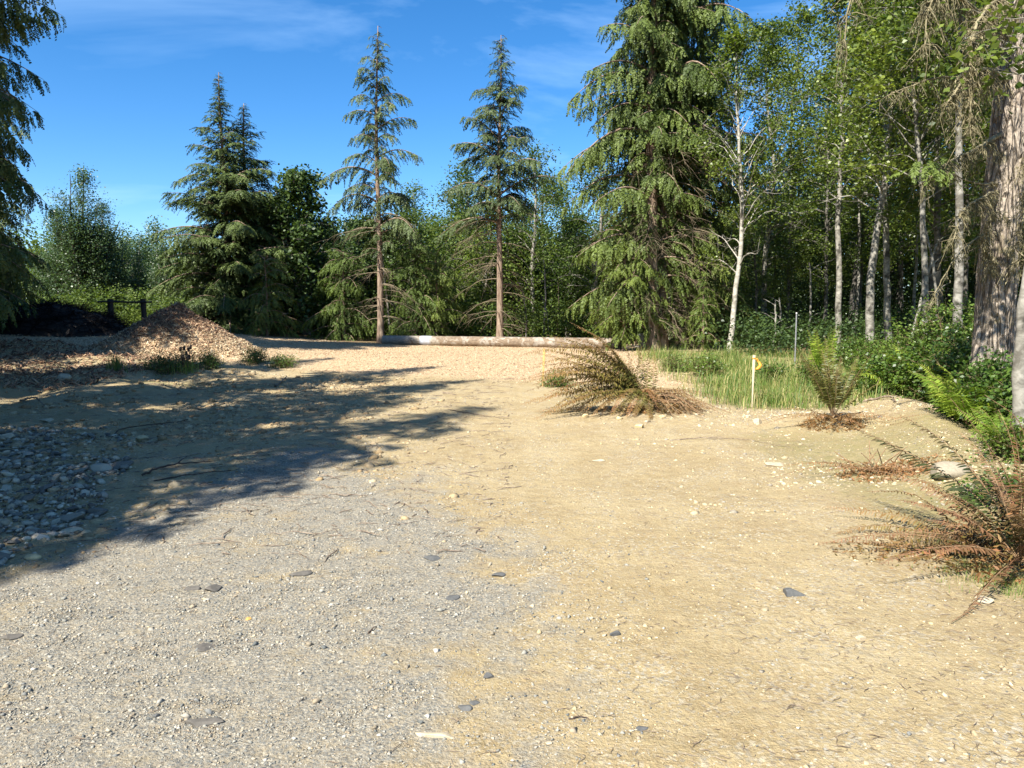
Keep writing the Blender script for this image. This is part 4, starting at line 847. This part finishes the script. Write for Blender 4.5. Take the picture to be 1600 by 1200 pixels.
# low olive fern lying nearer
o = G(1500, 868); o[2] = float(hgt(o[0], o[1])); f5 = empty('fern', tuple(o), 'low olive fern with rusty tips sprawled over the near right sand', 'fern')
rel3 = lambda pts, oo: np.array([P(*q) for q in pts])-oo
for pts, w_, d0, d1 in [([(1500, 862, 5.15), (1440, 840, 5.25), (1390, 860, 5.1), (1372, 905, 4.8)], .085, .2, 1.0),
    ([(1505, 862, 5.1), (1420, 862, 5.15), (1340, 862, 5.2), (1275, 866, 5.2)], .045, .6, 1.1), ([(1500, 855, 5.2), (1440, 815, 5.6), (1370, 800, 5.8), (1290, 792, 5.9)], .09, .2, .9),
    ([(1500, 858, 5.2), (1430, 828, 5.4), (1350, 822, 5.5), (1300, 838, 5.4)], .085, .1, .7), ([(1510, 850, 5.2), (1470, 800, 5.7), (1420, 770, 6.0), (1350, 768, 6.2)], .08, .3, .9),
    ([(1505, 868, 5.05), (1450, 860, 5.1), (1400, 885, 4.9), (1385, 900, 4.85)], .08, .2, .8), ([(1510, 866, 5.1), (1460, 880, 4.95), (1420, 892, 4.85), (1400, 894, 4.8)], .07, .3, .8)]:
    add_frond(f5, ground_clip(smooth_path(rel3(pts, o), 12), o), w_, d0, d1, n=46, tint=.5, curl=.2)
litter(f5, 500, .42, .06, .02, .06, 'dead_litter', cx=(-.25, .05), drng=(.2, 1))
# tall fern at the right edge, nearest
o = P(1592, 905, 4.75); o[2] = float(hgt(o[0], o[1])); f4 = empty('fern', tuple(o), 'tall dark fern clump with arching half-dead fronds at the right edge', 'fern')
hero = [([(1590, 860, 4.8), (1535, 785, 5.0), (1445, 722, 5.4), (1335, 668, 6.0)], .155, -.3, .3, 62, .12), ([(1592, 850, 4.8), (1545, 770, 4.9), (1475, 690, 5.1), (1402, 645, 5.4)], .12, -.1, .4, 56, .16),
    ([(1592, 840, 4.8), (1578, 755, 4.75), (1540, 690, 4.7), (1485, 622, 4.7)], .035, .95, 1.2, 46, .5), ([(1600, 830, 4.7), (1606, 730, 4.65), (1590, 655, 4.6), (1538, 617, 4.6)], .04, .95, 1.2, 46, .5),
    ([(1596, 850, 4.8), (1580, 790, 4.9), (1560, 740, 5.0), (1545, 700, 5.05)], .07, .3, .6, 30, .2), ([(1590, 870, 4.8), (1540, 830, 4.9), (1495, 830, 4.9), (1450, 850, 4.9)], .06, .3, .6, 34, .2),
    ([(1600, 840, 4.8), (1590, 740, 4.9), (1570, 660, 4.95), (1560, 640, 5)], .05, .6, 1, 34, .3), ([(1595, 880, 4.8), (1590, 930, 4.5), (1575, 955, 4.3), (1570, 965, 4.2)], .06, .3, .8, 26, .3)]
for pts, w_, d0, d1, n_, cu in hero: add_frond(f4, rel3(pts, o), w_, d0, d1, n=n_, tint=.12, curl=cu, rad=.0045, bare=.1, mat='fern_dark', wid=.28, rollsd=.06)
for k in range(40):
    az = rng.uniform(0, 6.28) if k % 2 else rng.uniform(1.6, 4.2); el = R(rng.uniform(10, 85)); add_frond(f4, arc(az, el, rng.uniform(.6, 1.45), .35, o, rng.normal(0, .1), .03), .09, rng.uniform(-.5, .7), .95, n=40, tint=.35, bare=.2, rad=.005, mat='fern_dark', wid=.3)
litter(f4, 1200, .40, .5, .02, .08, 'dead_litter', drng=(.2, 1))
# bright bracken and lady ferns
def ladyfern(u, v, L, n, label, el=(45, 80), mat='bracken', name='fern', droop=.3, w_=.12, dry=0., tint=.7, azs=(0, 360), Y=None):
    o = G(u, v) if Y is None else P(u, v, Y); o[2] = float(hgt(o[0], o[1])); rt = empty(name, tuple(o), label, 'fern')
    for k in range(n):
        az = R(azs[0]+(azs[1]-azs[0])*(k+rng.uniform(0, 1))/n)
        mk('frond', frond_mesh(arc(az, R(rng.uniform(*el)), L*rng.uniform(.75, 1.15), droop, o, rng.normal(0, .08)), w_*L/.6, dry, dry+.1, n=28, mat=mat, tint=tint, wid=.30, bare=.18, curl=.12, taper=.9), rt)
    return rt
ladyfern(1284, 600, 1.35, 13, 'glowing yellow-green bracken standing above the upright sword fern', (66, 85), droop=.16, w_=.15, tint=.95)
ladyfern(1340, 545, .9, 4, 'thin flat-fronded bracken in front of the leaning alder pair', (50, 70), droop=.45, w_=.16, tint=.3)
ladyfern(1440, 620, 1.5, 20, 'bright lady fern at the left end of the salmonberry thicket', (40, 82), droop=.4, w_=.16, tint=.9)
ladyfern(1512, 668, 1.25, 18, 'broad green lady fern hanging over the dark hollow by the thicket', (30, 75), droop=.4, w_=.18, tint=.6)
ladyfern(1572, 705, .8, 12, 'small green fern between giant trunk base and edge birch', (30, 70), droop=.4, w_=.18, tint=.5)
ladyfern(1395, 590, .45, 9, 'small bright fern on the soil left of the thicket', (25, 65), droop=.4, w_=.18, tint=.7)

ladyfern(1482, 645, 1.15, 16, 'mid-green fern with arching fronds at the middle of the bank crest', (40, 80), droop=.42, w_=.16, tint=.75)
ladyfern(1398, 610, .95, 14, 'light green fern on the upper bank left of the lady fern', (25, 70), droop=.42, w_=.16, tint=.8)
ladyfern(1590, 720, .75, 12, 'green fern behind the tall dark edge fern', (30, 80), droop=.4, w_=.15, tint=.5, Y=7.0)
# ---------------- salmonberry thicket ----------------
def shrub(label, x_, y_, H, wd, seed, leaf=.055, mat='shrub', n=26, per=20, stems=7, group=None, cat='shrub', name='salmonberry_shrub', crown0=.12):
    z_ = float(hgt(x_, y_)); return broadleaf(name, label, (x_, y_, z_-.03), [[0, 0, 0], [.05, 0, H*.5], [-.02, .03, H]], .012, [(0, wd*.45), (.5, wd*.5), (1, wd*.25)], mat, crown0, n, per, leaf, .07, 'stem', group, seed, (.1, .9), stems, False, None, 0, 4, cat, wd*.55/H, .7)
for k, (u, Y, H, wd, lb) in enumerate([(1468, 13.2, 1.45, 1.2, 'broad salmonberry bush below the smooth alder, highest of the thicket'), (1415, 14.2, .8, .9, 'low salmonberry bush at the left end of the thicket, behind the lady fern'),
    (1525, 12.4, 1.25, 1.0, 'salmonberry bush in front of the giant trunk base'), (1500, 11.4, 1.0, 1.0, 'dark-bottomed salmonberry bush at the front of the thicket'), (1565, 11.0, .95, .9, 'salmonberry bush between giant trunk and edge birch'),
    (1550, 9.6, .75, .8, 'low leafy bush over the hollow behind the pale boulder'), (1605, 8.6, .8, .7, 'leafy bush cut by the right edge behind the tall fern'), (1450, 12.0, .65, .8, 'low leafy patch behind the crest of the sand bank'),
    (1395, 17.0, .6, 1.1, 'low bramble before the leaning alder pair'), (1345, 19.5, .5, 1.2, 'low bramble right of the bright bracken'), (1640, 13, 1.6, 1.1, 'tall bush right of the giant trunk'), (1510, 15.5, 1.7, 1.2, 'tall bush in shade behind the giant trunk'),
    (1420, 12.6, .35, .8, 'knee-high greenery at the foot of the lady fern'), (1380, 14.5, .3, .9, 'knee-high greenery left of the lady fern')]):
    shrub(lb, bx(u, 560, Y), Y, H, wd, 60+k)
for k, (u, v, H, wd, lb) in enumerate([(395, 566, .22, .45, 'small leafy weed on the chip edge right of the chip pile'), (330, 576, .28, .3, 'dark leafy weed right of the seed-headed stalks'), (440, 572, .16, .35, 'flat weed at the edge of the wood chips'),
    (250, 580, .14, .8, 'low green weed patch in shade before the chip pile'), (285, 577, .16, .8, 'green weed patch under the seed-headed stalks'), (1105, 588, .35, .6, 'leafy weed in the grass behind the right stake'), (1200, 600, .3, .4, 'leafy weed in the grass just right of the right stake'), (1050, 580, .28, .5, 'leafy weed in thin grass behind the fern pile'), (1265, 600, .3, .5, 'leafy weed in the grass left of the upright fern'), (868, 604, .2, .3, 'small green weed at the foot of the left stake'),
    (1590, 720, .25, .25, 'bright salmonberry sprig behind the arching frond'), (1562, 778, .08, .1, 'small bright-leaved sprig beside the tall edge fern')]):
    p = G(u, v); shrub(lb, p[0], p[1], H, wd, 90+k, .035 if H < .3 else .05, 'shrub', 14, 12, 4, None, 'weed', 'weed', .05)
# ---------------- grass ----------------
def grass(name, label, x, y, h0, h1, wd, dry=.15, lean=.35, kind='stuff', cat=None, mat='grass', o=None, rs=None):
    n = len(x); z = hgt(x, y); a = rng.uniform(0, 6.28, n); h = rng.uniform(h0, h1, n)*rng.uniform(.6, 1.15, n); le = np.abs(rng.normal(0, lean, n))
    d = np.stack([np.cos(a), np.sin(a), np.zeros(n)], 1); sd = np.stack([-np.sin(a), np.cos(a), np.zeros(n)], 1); b = np.stack([x, y, z-.01], 1); up = np.array([0, 0, 1.])
    mid = b+up*(h*.6)[:, None]+d*(h*le*.35)[:, None]; tip = b+up*h[:, None]*(1-.25*le[:, None])+d*(h*le)[:, None]; w_ = (wd*rng.uniform(.6, 1.3, n))[:, None]
    V = np.stack([b-sd*w_, b+sd*w_, mid+sd*w_*.8, mid-sd*w_*.8, tip], 1); k = np.arange(n)[:, None]*5
    if o is not None: V = V-np.asarray(o)
    at = {'tint': np.repeat(rng.uniform(0, 1, n), 5), 'dry': np.repeat((rng.uniform(0, 1, n) < dry)*rng.uniform(.4, 1, n), 5)}
    V = V.reshape(-1, 3); ob = mk(name, [(V, k+np.array([[0, 1, 2, 3]]), M[mat], at), (V, k+np.array([[3, 2, 4]]), M[mat], at)]) if rs is None else mk(name, [(V, k+np.array([[0, 1, 2, 3]]), M[mat], at), (V, k+np.array([[3, 2, 4]]), M[mat], at)], rs)
    if rs is None: tag(ob, label, cat or 'grass', kind=kind if kind == 'stuff' else None)
    if o is not None and rs is None: ob.location = tuple(o)
    return ob
gw = lambda x, y: mask_green(x, y)*(y > 11.6)*(.04+sst(.38, .62, fbm(x, y, .8, 3, 61)))*(1-.8*sst(.33, .40, x/y))
x, y = samp(12500, 2.4, 9.5, 11.6, 24, gw)
tag(grass('grass', 'tall bright grass in the strip between stake and dark wood', x, y, .06, .46, .005, .32, .8), cat='grass')
x, y = samp(6000, 3.5, 11, 12, 24, lambda x, y: mask_green(x, y)*(x > 4.4))
grass('grass', 'short sparse grass and herbs on the soil behind the upright fern', x, y, .06, .2, .008, .25, .6)
x, y = samp(5200, 2.2, 4.4, 3.0, 5.6, lambda x, y: sst(2.4, 3.4, x)*sst(.40, .62, fbm(x, y, 1.5, 2, 66))*(1-sst(4.9, 5.6, y)))
grass('grass', 'thin short grass creeping onto the sand at the near right edge', x, y, .02, .07, .0016, .3, .6)
for k, (u, v, lb, h_) in enumerate([(182, 578, 'dark grass tuft standing alone in shade below the brush pile', .42), (289, 582, 'grass tuft under the dark seed heads before the chip pile', .30), (328, 572, 'grass tuft beside the seed-headed weed', .22), (1140, 560, 'taller grass tuft at the foot of the white birch', .5)]):
    o = G(u, v); n = 90; grass('grass_tuft', lb, o[0]+rng.normal(0, .1, n), o[1]+rng.normal(0, .08, n), h_*.6, h_*1.3, .006, .2, .3, 'thing', 'grass tuft', 'grass', o)
# seed-headed weed
o = G(285, 583); o[2] = float(hgt(o[0], o[1])); sw = empty('seed_weed', tuple(o), 'dark weed with knobbly seed heads on thin stalks before the chip pile', 'weed')
T, HP = [], []
for k in range(9):
    a = rng.uniform(0, 6.28); h_ = rng.uniform(.35, .62); e_ = np.array([math.cos(a)*.18, math.sin(a)*.12, h_]); T.append(tube(np.stack([[0, 0, 0], e_*[.4, .4, .55], e_]), [.005, .004, .003], 5))
    for q in range(4): HP.append(e_+[rng.normal(0, .03), rng.normal(0, .03), -.045*q])
mk('stalk', [(*merge(T), M['stick_dark'], {})], sw); V0, F0 = ico(2, 5, .05, .8)
for k in range(0, len(HP), 4): q_ = HP[k]; mk('seed_head', [(V0*[.028, .028, .085]+q_-[0, 0, .05], F0, M['bark_dark'], {})], sw)

# ---------------- log, board, stakes, post ----------------
def logmat():
    m, t, b = newmat('log bark'); b.inputs['Roughness'].default_value = .85; b.inputs['Specular IOR Level'].default_value = .2
    v = coord(t); vs = coord(t, (.35, 1, 1)); n = noise(t, 3.2, 3, .6, v, 1.2); f = noise(t, 22, 5, .6, vs)
    pale = mix(t, rngmap(t, f, .35, .65), (.20, .17, .135), (.37, .325, .265)); dark = mix(t, rngmap(t, f, .35, .65), (.13, .095, .065), (.25, .19, .13))
    sx = t.nodes.new('ShaderNodeSeparateXYZ'); t.links.new(v, sx.inputs[0])
    patch = rngmap(t, math_(t, 'ADD', n, rngmap(t, sx.outputs[0], -2.9, -2.2, -.10, .07)), .50, .56)
    c = mix(t, patch, pale, dark); bl = math_(t, 'MULTIPLY', rngmap(t, math_(t, 'ABSOLUTE', math_(t, 'ADD', sx.outputs[0], 2.95)), .28, .18), rngmap(t, n, .3, .5)); c = mix(t, math_(t, 'MULTIPLY', bl, .55), c, (.42, .50, .62))
    t.links.new(c, b.inputs['Base Color']); bump(t, b, f, .5, .02); return m
M['log'] = logmat()
M['cut'] = bark('cut wood', (.36, .27, .17), (.52, .42, .29), None, 14, 1)
def rough_tube(pts, rad, sides, amp, fx, fa, seed=0, ridge=0.):
    pts = np.asarray(pts, float); V, Fc = tube(pts, 1., sides); n = len(pts); V = V.reshape(n, sides, 3); d = V-pts[:, None]
    i_, j_ = np.meshgrid(np.arange(n)/n, np.arange(sides)/sides*6.283, indexing='ij'); cx_, cy_ = np.cos(j_)*fa, np.sin(j_)*fa
    f = (fbm(cx_+i_*fx, cy_+seed-i_*fx*.35, 1., 4, seed)-.5)*2+(fbm(cx_*.4+5, cy_*.4+i_*3, 1., 2, seed+3)-.5)*1.3
    if ridge: f = f+ridge*(-np.abs(fbm(cx_*1.8+i_*fx*.6, cy_*1.8+i_*fx*.3, 1., 3, seed+8)-.5)*6+.8)
    return (pts[:, None]+d*(np.asarray(rad)[:, None, None]*(1+amp*f[..., None]))).reshape(-1, 3), Fc
a_ = np.array([bx(600, 538, 31.4), 31.4]); b_ = np.array([bx(970, 545, 27.6), 27.6]); mid = (a_+b_)/2; dl = b_-a_; Ll = np.linalg.norm(dl); rL = .205
zm = float(hgt(*mid)); lg = empty('log', (mid[0], mid[1], zm), 'long weathered tree trunk lying across the far edge of the clearing', 'log', None, math.atan2(dl[1], dl[0]))
xs = np.linspace(-Ll/2, Ll/2, 90); dz = np.array([max(float(hgt(mid[0]+dl[0]/Ll*q, mid[1]+dl[1]/Ll*q)) for q in (xx,)) for xx in xs])-zm; dz = np.polyval(np.polyfit(xs, dz, 1), xs)
pts = np.stack([xs, np.zeros(90), dz+rL*.88], 1); rr = np.linspace(rL*.93, rL*1.03, 90); V, Fc = rough_tube(pts, rr, 28, .035, 40, 1.6, 4); mk('bark', [(V, Fc, M['log'], {})], lg, True)
for e_, k in ((0, -1), (-1, 1)):
    c = pts[e_]+[k*.004, 0, 0]; q = np.arange(28)*2*np.pi/28; cv = np.vstack([c, c+np.stack([np.zeros(28), np.cos(q), np.sin(q)], 1)*rr[e_]*.98]); ff = np.array([[0, 1+i_, 1+(i_+1) % 28] for i_ in range(28)]); mk('cut_end', [(cv, ff, M['cut'], {})], lg)
def boxm(cx_, cy_, cz_, sx_, sy_, sz_):
    V = np.array([[i_, j_, k_] for i_ in (-.5, .5) for j_ in (-.5, .5) for k_ in (-.5, .5)])*[sx_, sy_, sz_]+[cx_, cy_, cz_]; return V, np.array([[0, 1, 3, 2], [4, 6, 7, 5], [0, 4, 5, 1], [2, 3, 7, 6], [0, 2, 6, 4], [1, 5, 7, 3]])
def bevel(o, w_=.003):
    md = o.modifiers.new('bevel', 'BEVEL'); md.width = w_; md.segments = 2; return o
def plain(name, c, rough=.6, c2=None, scale=12, metal=0., str_=(1, 1, 1)):
    m, t, b = newmat(name); b.inputs['Roughness'].default_value = rough; b.inputs['Metallic'].default_value = metal
    t.links.new(mix(t, rngmap(t, noise(t, scale, 5, .6, coord(t, str_)), .35, .65), c, c2 or tuple(q*.7 for q in c)), b.inputs['Base Color']); return m
M['stake'] = plain('raw pine', (.66, .42, .15), .7, (.52, .32, .11), 18, 0, (6, 6, .6)); M['stake_pale'] = plain('weathered pine', (.66, .55, .38), .7, (.52, .42, .28), 18, 0, (6, 6, .6))
M['tape'] = plain('orange tape', (.80, .36, .05), .4, (.7, .28, .04)); M['board'] = plain('grey board', (.075, .08, .09), .6, (.045, .048, .055), 9); M['steel'] = plain('galvanised post', (.42, .42, .42), .45, (.30, .30, .31), 20, .6)
M['paint'] = plain('white paint', (.75, .73, .68), .5)
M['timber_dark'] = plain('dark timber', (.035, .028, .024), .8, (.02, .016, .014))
def stake(u, vb, ut, vt, w_, label, mat, tapeu=None, brace=False):
    p = G(u, vb); Y = p[1]; t_ = P(ut, vt, Y); z0 = float(hgt(p[0], Y)); h_ = t_[2]-z0; rt = empty('survey_stake', (p[0], Y, z0), label, 'stake')
    rt.rotation_euler = (R(-2), math.atan2(t_[0]-p[0], h_), R(12)); V, Fc = boxm(0, 0, h_/2-.08, w_, w_*.55, h_+.16); V[V[:, 2] < 0, :2] *= .25; bevel(mk('shaft', [(V, Fc, M[mat], {})], rt))
    if tapeu:
        s = np.linspace(0, 1, 9); V = []
        for q in s: V += [[w_*.3+.06*math.sin(q*3), -.02+.015*math.sin(q*9), h_*.93-q*.17], [w_*.5+.075*math.sin(q*2.6)+.02, -.035+.02*math.sin(q*7), h_*.95-q*.19]]
        V = np.array(V); Fc = np.array([[2*i_, 2*i_+1, 2*i_+3, 2*i_+2] for i_ in range(8)]); o = mk('flagging_tape', [(V, Fc, M['tape'], {})], rt); md = o.modifiers.new('t', 'SOLIDIFY'); md.thickness = .0015
        V, Fc = boxm(0, 0, h_*.94, w_*1.15, w_*.72, .022); mk('tape_knot', [(V, Fc, M['tape'], {})], rt)
    return rt
stake(1175, 637, 1180, 555, .042, 'pale wooden survey stake with an orange ribbon at the edge of the grass', 'stake_pale', True)
stake(848, 604, 851, 545, .052, 'yellowish wooden survey stake half hidden behind the fern pile', 'stake')
p = G(1242, 568); pz = float(hgt(p[0], p[1])); h_ = P(1242, 490, p[1])[2]-pz; rt = empty('metal_post', (p[0], p[1], pz), 'thin upright grey metal post before the straight alder', 'post')
V, Fc = tube([[0, 0, -.1], [0, 0, h_*.5], [0, 0, h_]], .02, 8); mk('shaft', [(V, Fc, M['steel'], {})], rt, True); V, Fc = tube([[0, 0, h_], [0, 0, h_+.03]], [.024, .02], 8); mk('cap', [(V, Fc, M['paint'], {})], rt)
p = np.array([bx(1000, 552, 26.9)-.1, 26.0]); pz = float(hgt(*p)); rt = empty('leaning_board', (p[0], p[1], pz), 'dark grey board propped upright between the log end and hemlock trunks', 'board', None, R(20))
V, Fc = boxm(0, 0, 0, .25, .03, .62); V = V@np.array(Matrix.Rotation(R(-16), 3, 'Y')).T@np.array(Matrix.Rotation(R(14), 3, 'X')).T+[0, 0, .29]; bevel(mk('panel', [(V, Fc, M['board'], {})], rt))
T = [tube(np.array([[-.75, 0, .10], [-.35, .02, .16], [-.1, 0, .14]]), .022, 6), tube(np.array([[-.65, .05, .03], [-.3, .0, .22]]), .018, 6)]; mk('prop', [(*merge(T), M['bark_grey'], {})], rt)
# brush pile and dark timber frame at left
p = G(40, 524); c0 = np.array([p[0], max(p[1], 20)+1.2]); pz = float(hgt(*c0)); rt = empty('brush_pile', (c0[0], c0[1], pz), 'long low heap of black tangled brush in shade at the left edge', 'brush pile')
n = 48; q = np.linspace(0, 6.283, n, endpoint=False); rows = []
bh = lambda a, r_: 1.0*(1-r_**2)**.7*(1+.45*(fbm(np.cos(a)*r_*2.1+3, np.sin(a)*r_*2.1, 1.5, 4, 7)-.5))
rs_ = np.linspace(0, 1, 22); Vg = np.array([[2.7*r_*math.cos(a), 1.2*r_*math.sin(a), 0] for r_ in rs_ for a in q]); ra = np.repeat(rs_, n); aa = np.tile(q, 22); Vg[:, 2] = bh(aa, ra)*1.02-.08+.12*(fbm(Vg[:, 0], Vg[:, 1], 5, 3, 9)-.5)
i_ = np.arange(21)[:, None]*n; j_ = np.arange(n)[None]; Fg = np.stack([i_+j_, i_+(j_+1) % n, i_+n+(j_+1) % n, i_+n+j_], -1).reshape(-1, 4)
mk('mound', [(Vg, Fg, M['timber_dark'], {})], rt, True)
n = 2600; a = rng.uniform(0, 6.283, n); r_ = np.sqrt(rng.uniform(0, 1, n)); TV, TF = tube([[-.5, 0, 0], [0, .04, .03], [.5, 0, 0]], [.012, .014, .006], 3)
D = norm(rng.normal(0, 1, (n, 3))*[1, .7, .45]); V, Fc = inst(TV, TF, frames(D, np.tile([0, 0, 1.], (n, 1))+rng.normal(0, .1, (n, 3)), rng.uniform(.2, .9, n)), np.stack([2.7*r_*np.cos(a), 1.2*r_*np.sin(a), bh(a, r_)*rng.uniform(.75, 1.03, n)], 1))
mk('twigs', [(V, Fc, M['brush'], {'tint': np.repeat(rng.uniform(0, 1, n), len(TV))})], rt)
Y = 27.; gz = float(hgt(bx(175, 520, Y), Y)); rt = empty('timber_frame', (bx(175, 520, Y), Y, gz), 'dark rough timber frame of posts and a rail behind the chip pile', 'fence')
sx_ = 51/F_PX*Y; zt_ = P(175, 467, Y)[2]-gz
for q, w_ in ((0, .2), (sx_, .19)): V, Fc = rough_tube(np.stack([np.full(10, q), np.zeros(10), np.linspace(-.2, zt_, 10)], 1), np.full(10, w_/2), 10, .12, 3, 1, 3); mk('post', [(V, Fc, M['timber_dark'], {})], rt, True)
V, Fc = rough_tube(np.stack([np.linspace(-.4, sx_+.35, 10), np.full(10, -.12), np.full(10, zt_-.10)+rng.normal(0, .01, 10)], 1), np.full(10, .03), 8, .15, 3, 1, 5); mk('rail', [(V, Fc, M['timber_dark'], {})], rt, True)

# ---------------- the giant trunk and the birch at the right edge ----------------
Yg = 10.3; base = P(1553, 560, Yg); base[2] = float(hgt(base[0], Yg))-.1
gt = empty('giant_fir', tuple(base), 'giant old conifer with furrowed mossy bark at the right edge', 'tree')
gp = np.array([P(u, v, Yg) for u, v in [(1556, 470), (1562, 380), (1572, 250), (1583, 120), (1592, 0), (1606, -200), (1616, -500), (1620, -900)]]); gp = np.vstack([base, gp])-base
pt = smooth_path(gp, 300); zz = pt[:, 2]; rr = .25*(1-zz/22)+.05*np.exp(-zz/.35); V, Fc = rough_tube(pt, rr, 128, .08, 60, 6.5, 12, .8); mk('trunk', [(V, Fc, M['bark_old'], {})], gt, True)
ridg = tube(smooth_path(np.array([[-.30, -.1, -.1], [-.27, -.06, .5], [-.2, -.02, 1.3], [-.1, 0, 2.2]]), 20), np.linspace(.15, .05, 20), 14); mk('root_buttress', [(*ridg, M['bark_old'], {})], gt, True)
def limb(pts, r0, name='limb', hangn=14, hl=(.1, .45), green=0, sp=.25):
    W = np.array([P(*q) for q in pts])-base; c = smooth_path(W, 22); c += rng.normal(0, .006, c.shape); T = [tube(c, np.linspace(r0, r0*.25, 22), 7)]; V2, D2, S2 = [], [], []
    L = np.linalg.norm(np.diff(c, axis=0), axis=1).sum()
    for _ in range(int(hangn*L)):
        k = rng.integers(3, 22); l_ = rng.uniform(*hl); a = rng.uniform(0, 6.28); e_ = np.array([math.cos(a)*rng.uniform(.1, .7), math.sin(a)*.5, -rng.uniform(.2, 1.1)]); m1_ = c[k]+e_*l_*.5+[rng.normal(0, .03), 0, .04]; m2_ = c[k]+e_*l_
        T.append(tube(np.stack([c[k], m1_, m2_]), [.006, .004, .002], 3))
        for q in range(14):
            t_ = rng.uniform(.1, 1); V2.append(c[k]*(1-t_)+m2_*t_+rng.normal(0, .012, 3)); D2.append([rng.normal(0, .5), rng.normal(0, .5), -1]); S2.append(rng.uniform(.02, .06))
    mk(name, [(*merge(T), M['bark_grey'] if green else M['moss_limb'], {'tint': 0.})], gt, True)
    if V2: V, Fc = inst(LEAFT*[1, .28, 1], LEAFF, frames(norm(np.array(D2)), norm(rng.normal(0, 1, (len(D2), 3))), np.array(S2)), np.array(V2)); tag(mk('hanging_lichen', [(V, Fc, M['lichen'], {'tint': np.repeat(rng.uniform(0, 1, len(V2)), 4)})], gt), kind='stuff')
M['moss_limb'] = bark('mossy limb', (.12, .10, .05), (.30, .26, .16), None, 12, 1); M['lichen'] = leafmat('lichen', (.10, .09, .05), (.28, .25, .15), None, .15, .8, .1)
limb([(1580, 130, 10.3), (1540, 108, 9.6), (1505, 125, 9.0), (1478, 165, 8.7)], .035, hangn=60, hl=(.15, .6))
limb([(1578, 60, 10.3), (1530, 20, 9.3), (1490, -5, 8.8), (1440, 8, 8.4)], .04, hangn=50, hl=(.1, .5))
limb([(1570, 115, 10.2), (1520, 120, 9.4), (1450, 125, 8.8), (1385, 150, 8.5)], .022, hangn=22, hl=(.08, .35))
limb([(1562, 210, 10.2), (1520, 235, 9.5), (1480, 255, 9.2), (1445, 285, 9)], .03, hangn=50, hl=(.1, .4))
limb([(1560, 287, 10.2), (1520, 285, 9.7), (1495, 275, 9.5), (1485, 262, 9.4)], .018, hangn=12, hl=(.05, .2))
limb([(1560, 300, 10.2), (1530, 310, 9.6), (1505, 330, 9.3), (1490, 372, 9.1)], .022, hangn=50, hl=(.1, .4))
limb([(1550, 360, 10.2), (1500, 395, 9.6), (1470, 440, 9.4), (1455, 475, 9.3)], .016, hangn=14, hl=(.06, .3))
limb([(1590, 30, 10.2), (1560, 0, 9.3), (1520, 60, 8.6), (1515, 200, 8.4)], .03, hangn=70, hl=(.1, .45))
limb([(1590, -60, 10.2), (1500, -110, 9), (1400, -60, 8.2), (1325, 5, 7.9), (1318, 60, 7.9)], .03, hangn=26, hl=(.15, .6))
limb([(1590, -30, 10.2), (1520, -50, 9), (1450, 20, 8.4), (1445, 70, 8.3)], .025, hangn=50, hl=(.1, .5))
limb([(1560, 420, 10.2), (1540, 380, 9.8), (1555, 330, 9.7), (1575, 340, 9.7)], .02, hangn=60, hl=(.1, .4))
limb([(1600, 230, 10.3), (1612, 260, 9.6), (1600, 330, 9.2), (1590, 420, 9.1)], .03, hangn=60, hl=(.1, .5))
# its small green bough
Pp, D = [], []
for _ in range(46): u_, v_ = rng.normal(1452, 16), rng.normal(262, 9); Pp.append(P(u_, v_, rng.uniform(8.9, 9.5))-base); D.append([rng.normal(-.2, .7), rng.normal(-.5, .4), rng.normal(-.45, .2)])
mk('green_bough', place_sprays(np.array(Pp), norm(np.array(D)), np.tile([0, 0, 1.], (46, 1)), rng.uniform(.16, .30, 46), rng.uniform(.2, .8, 46), M['young_needles'], SPR), gt)
tb, pth = rel([(1604, 650), (1601, 560), (1602, 470), (1614, 380), (1645, 200), (1700, -100)], 7.6)
ebt = broadleaf('birch_tree', 'white-patched birch leaning out of the photo at the right edge', tb, pth, .062, [(0, .5), (.6, 1.2), (1, .3)], 'alder', crown0=.7, nlimb=16, per=20, bmat='bark_alder', seed=131)
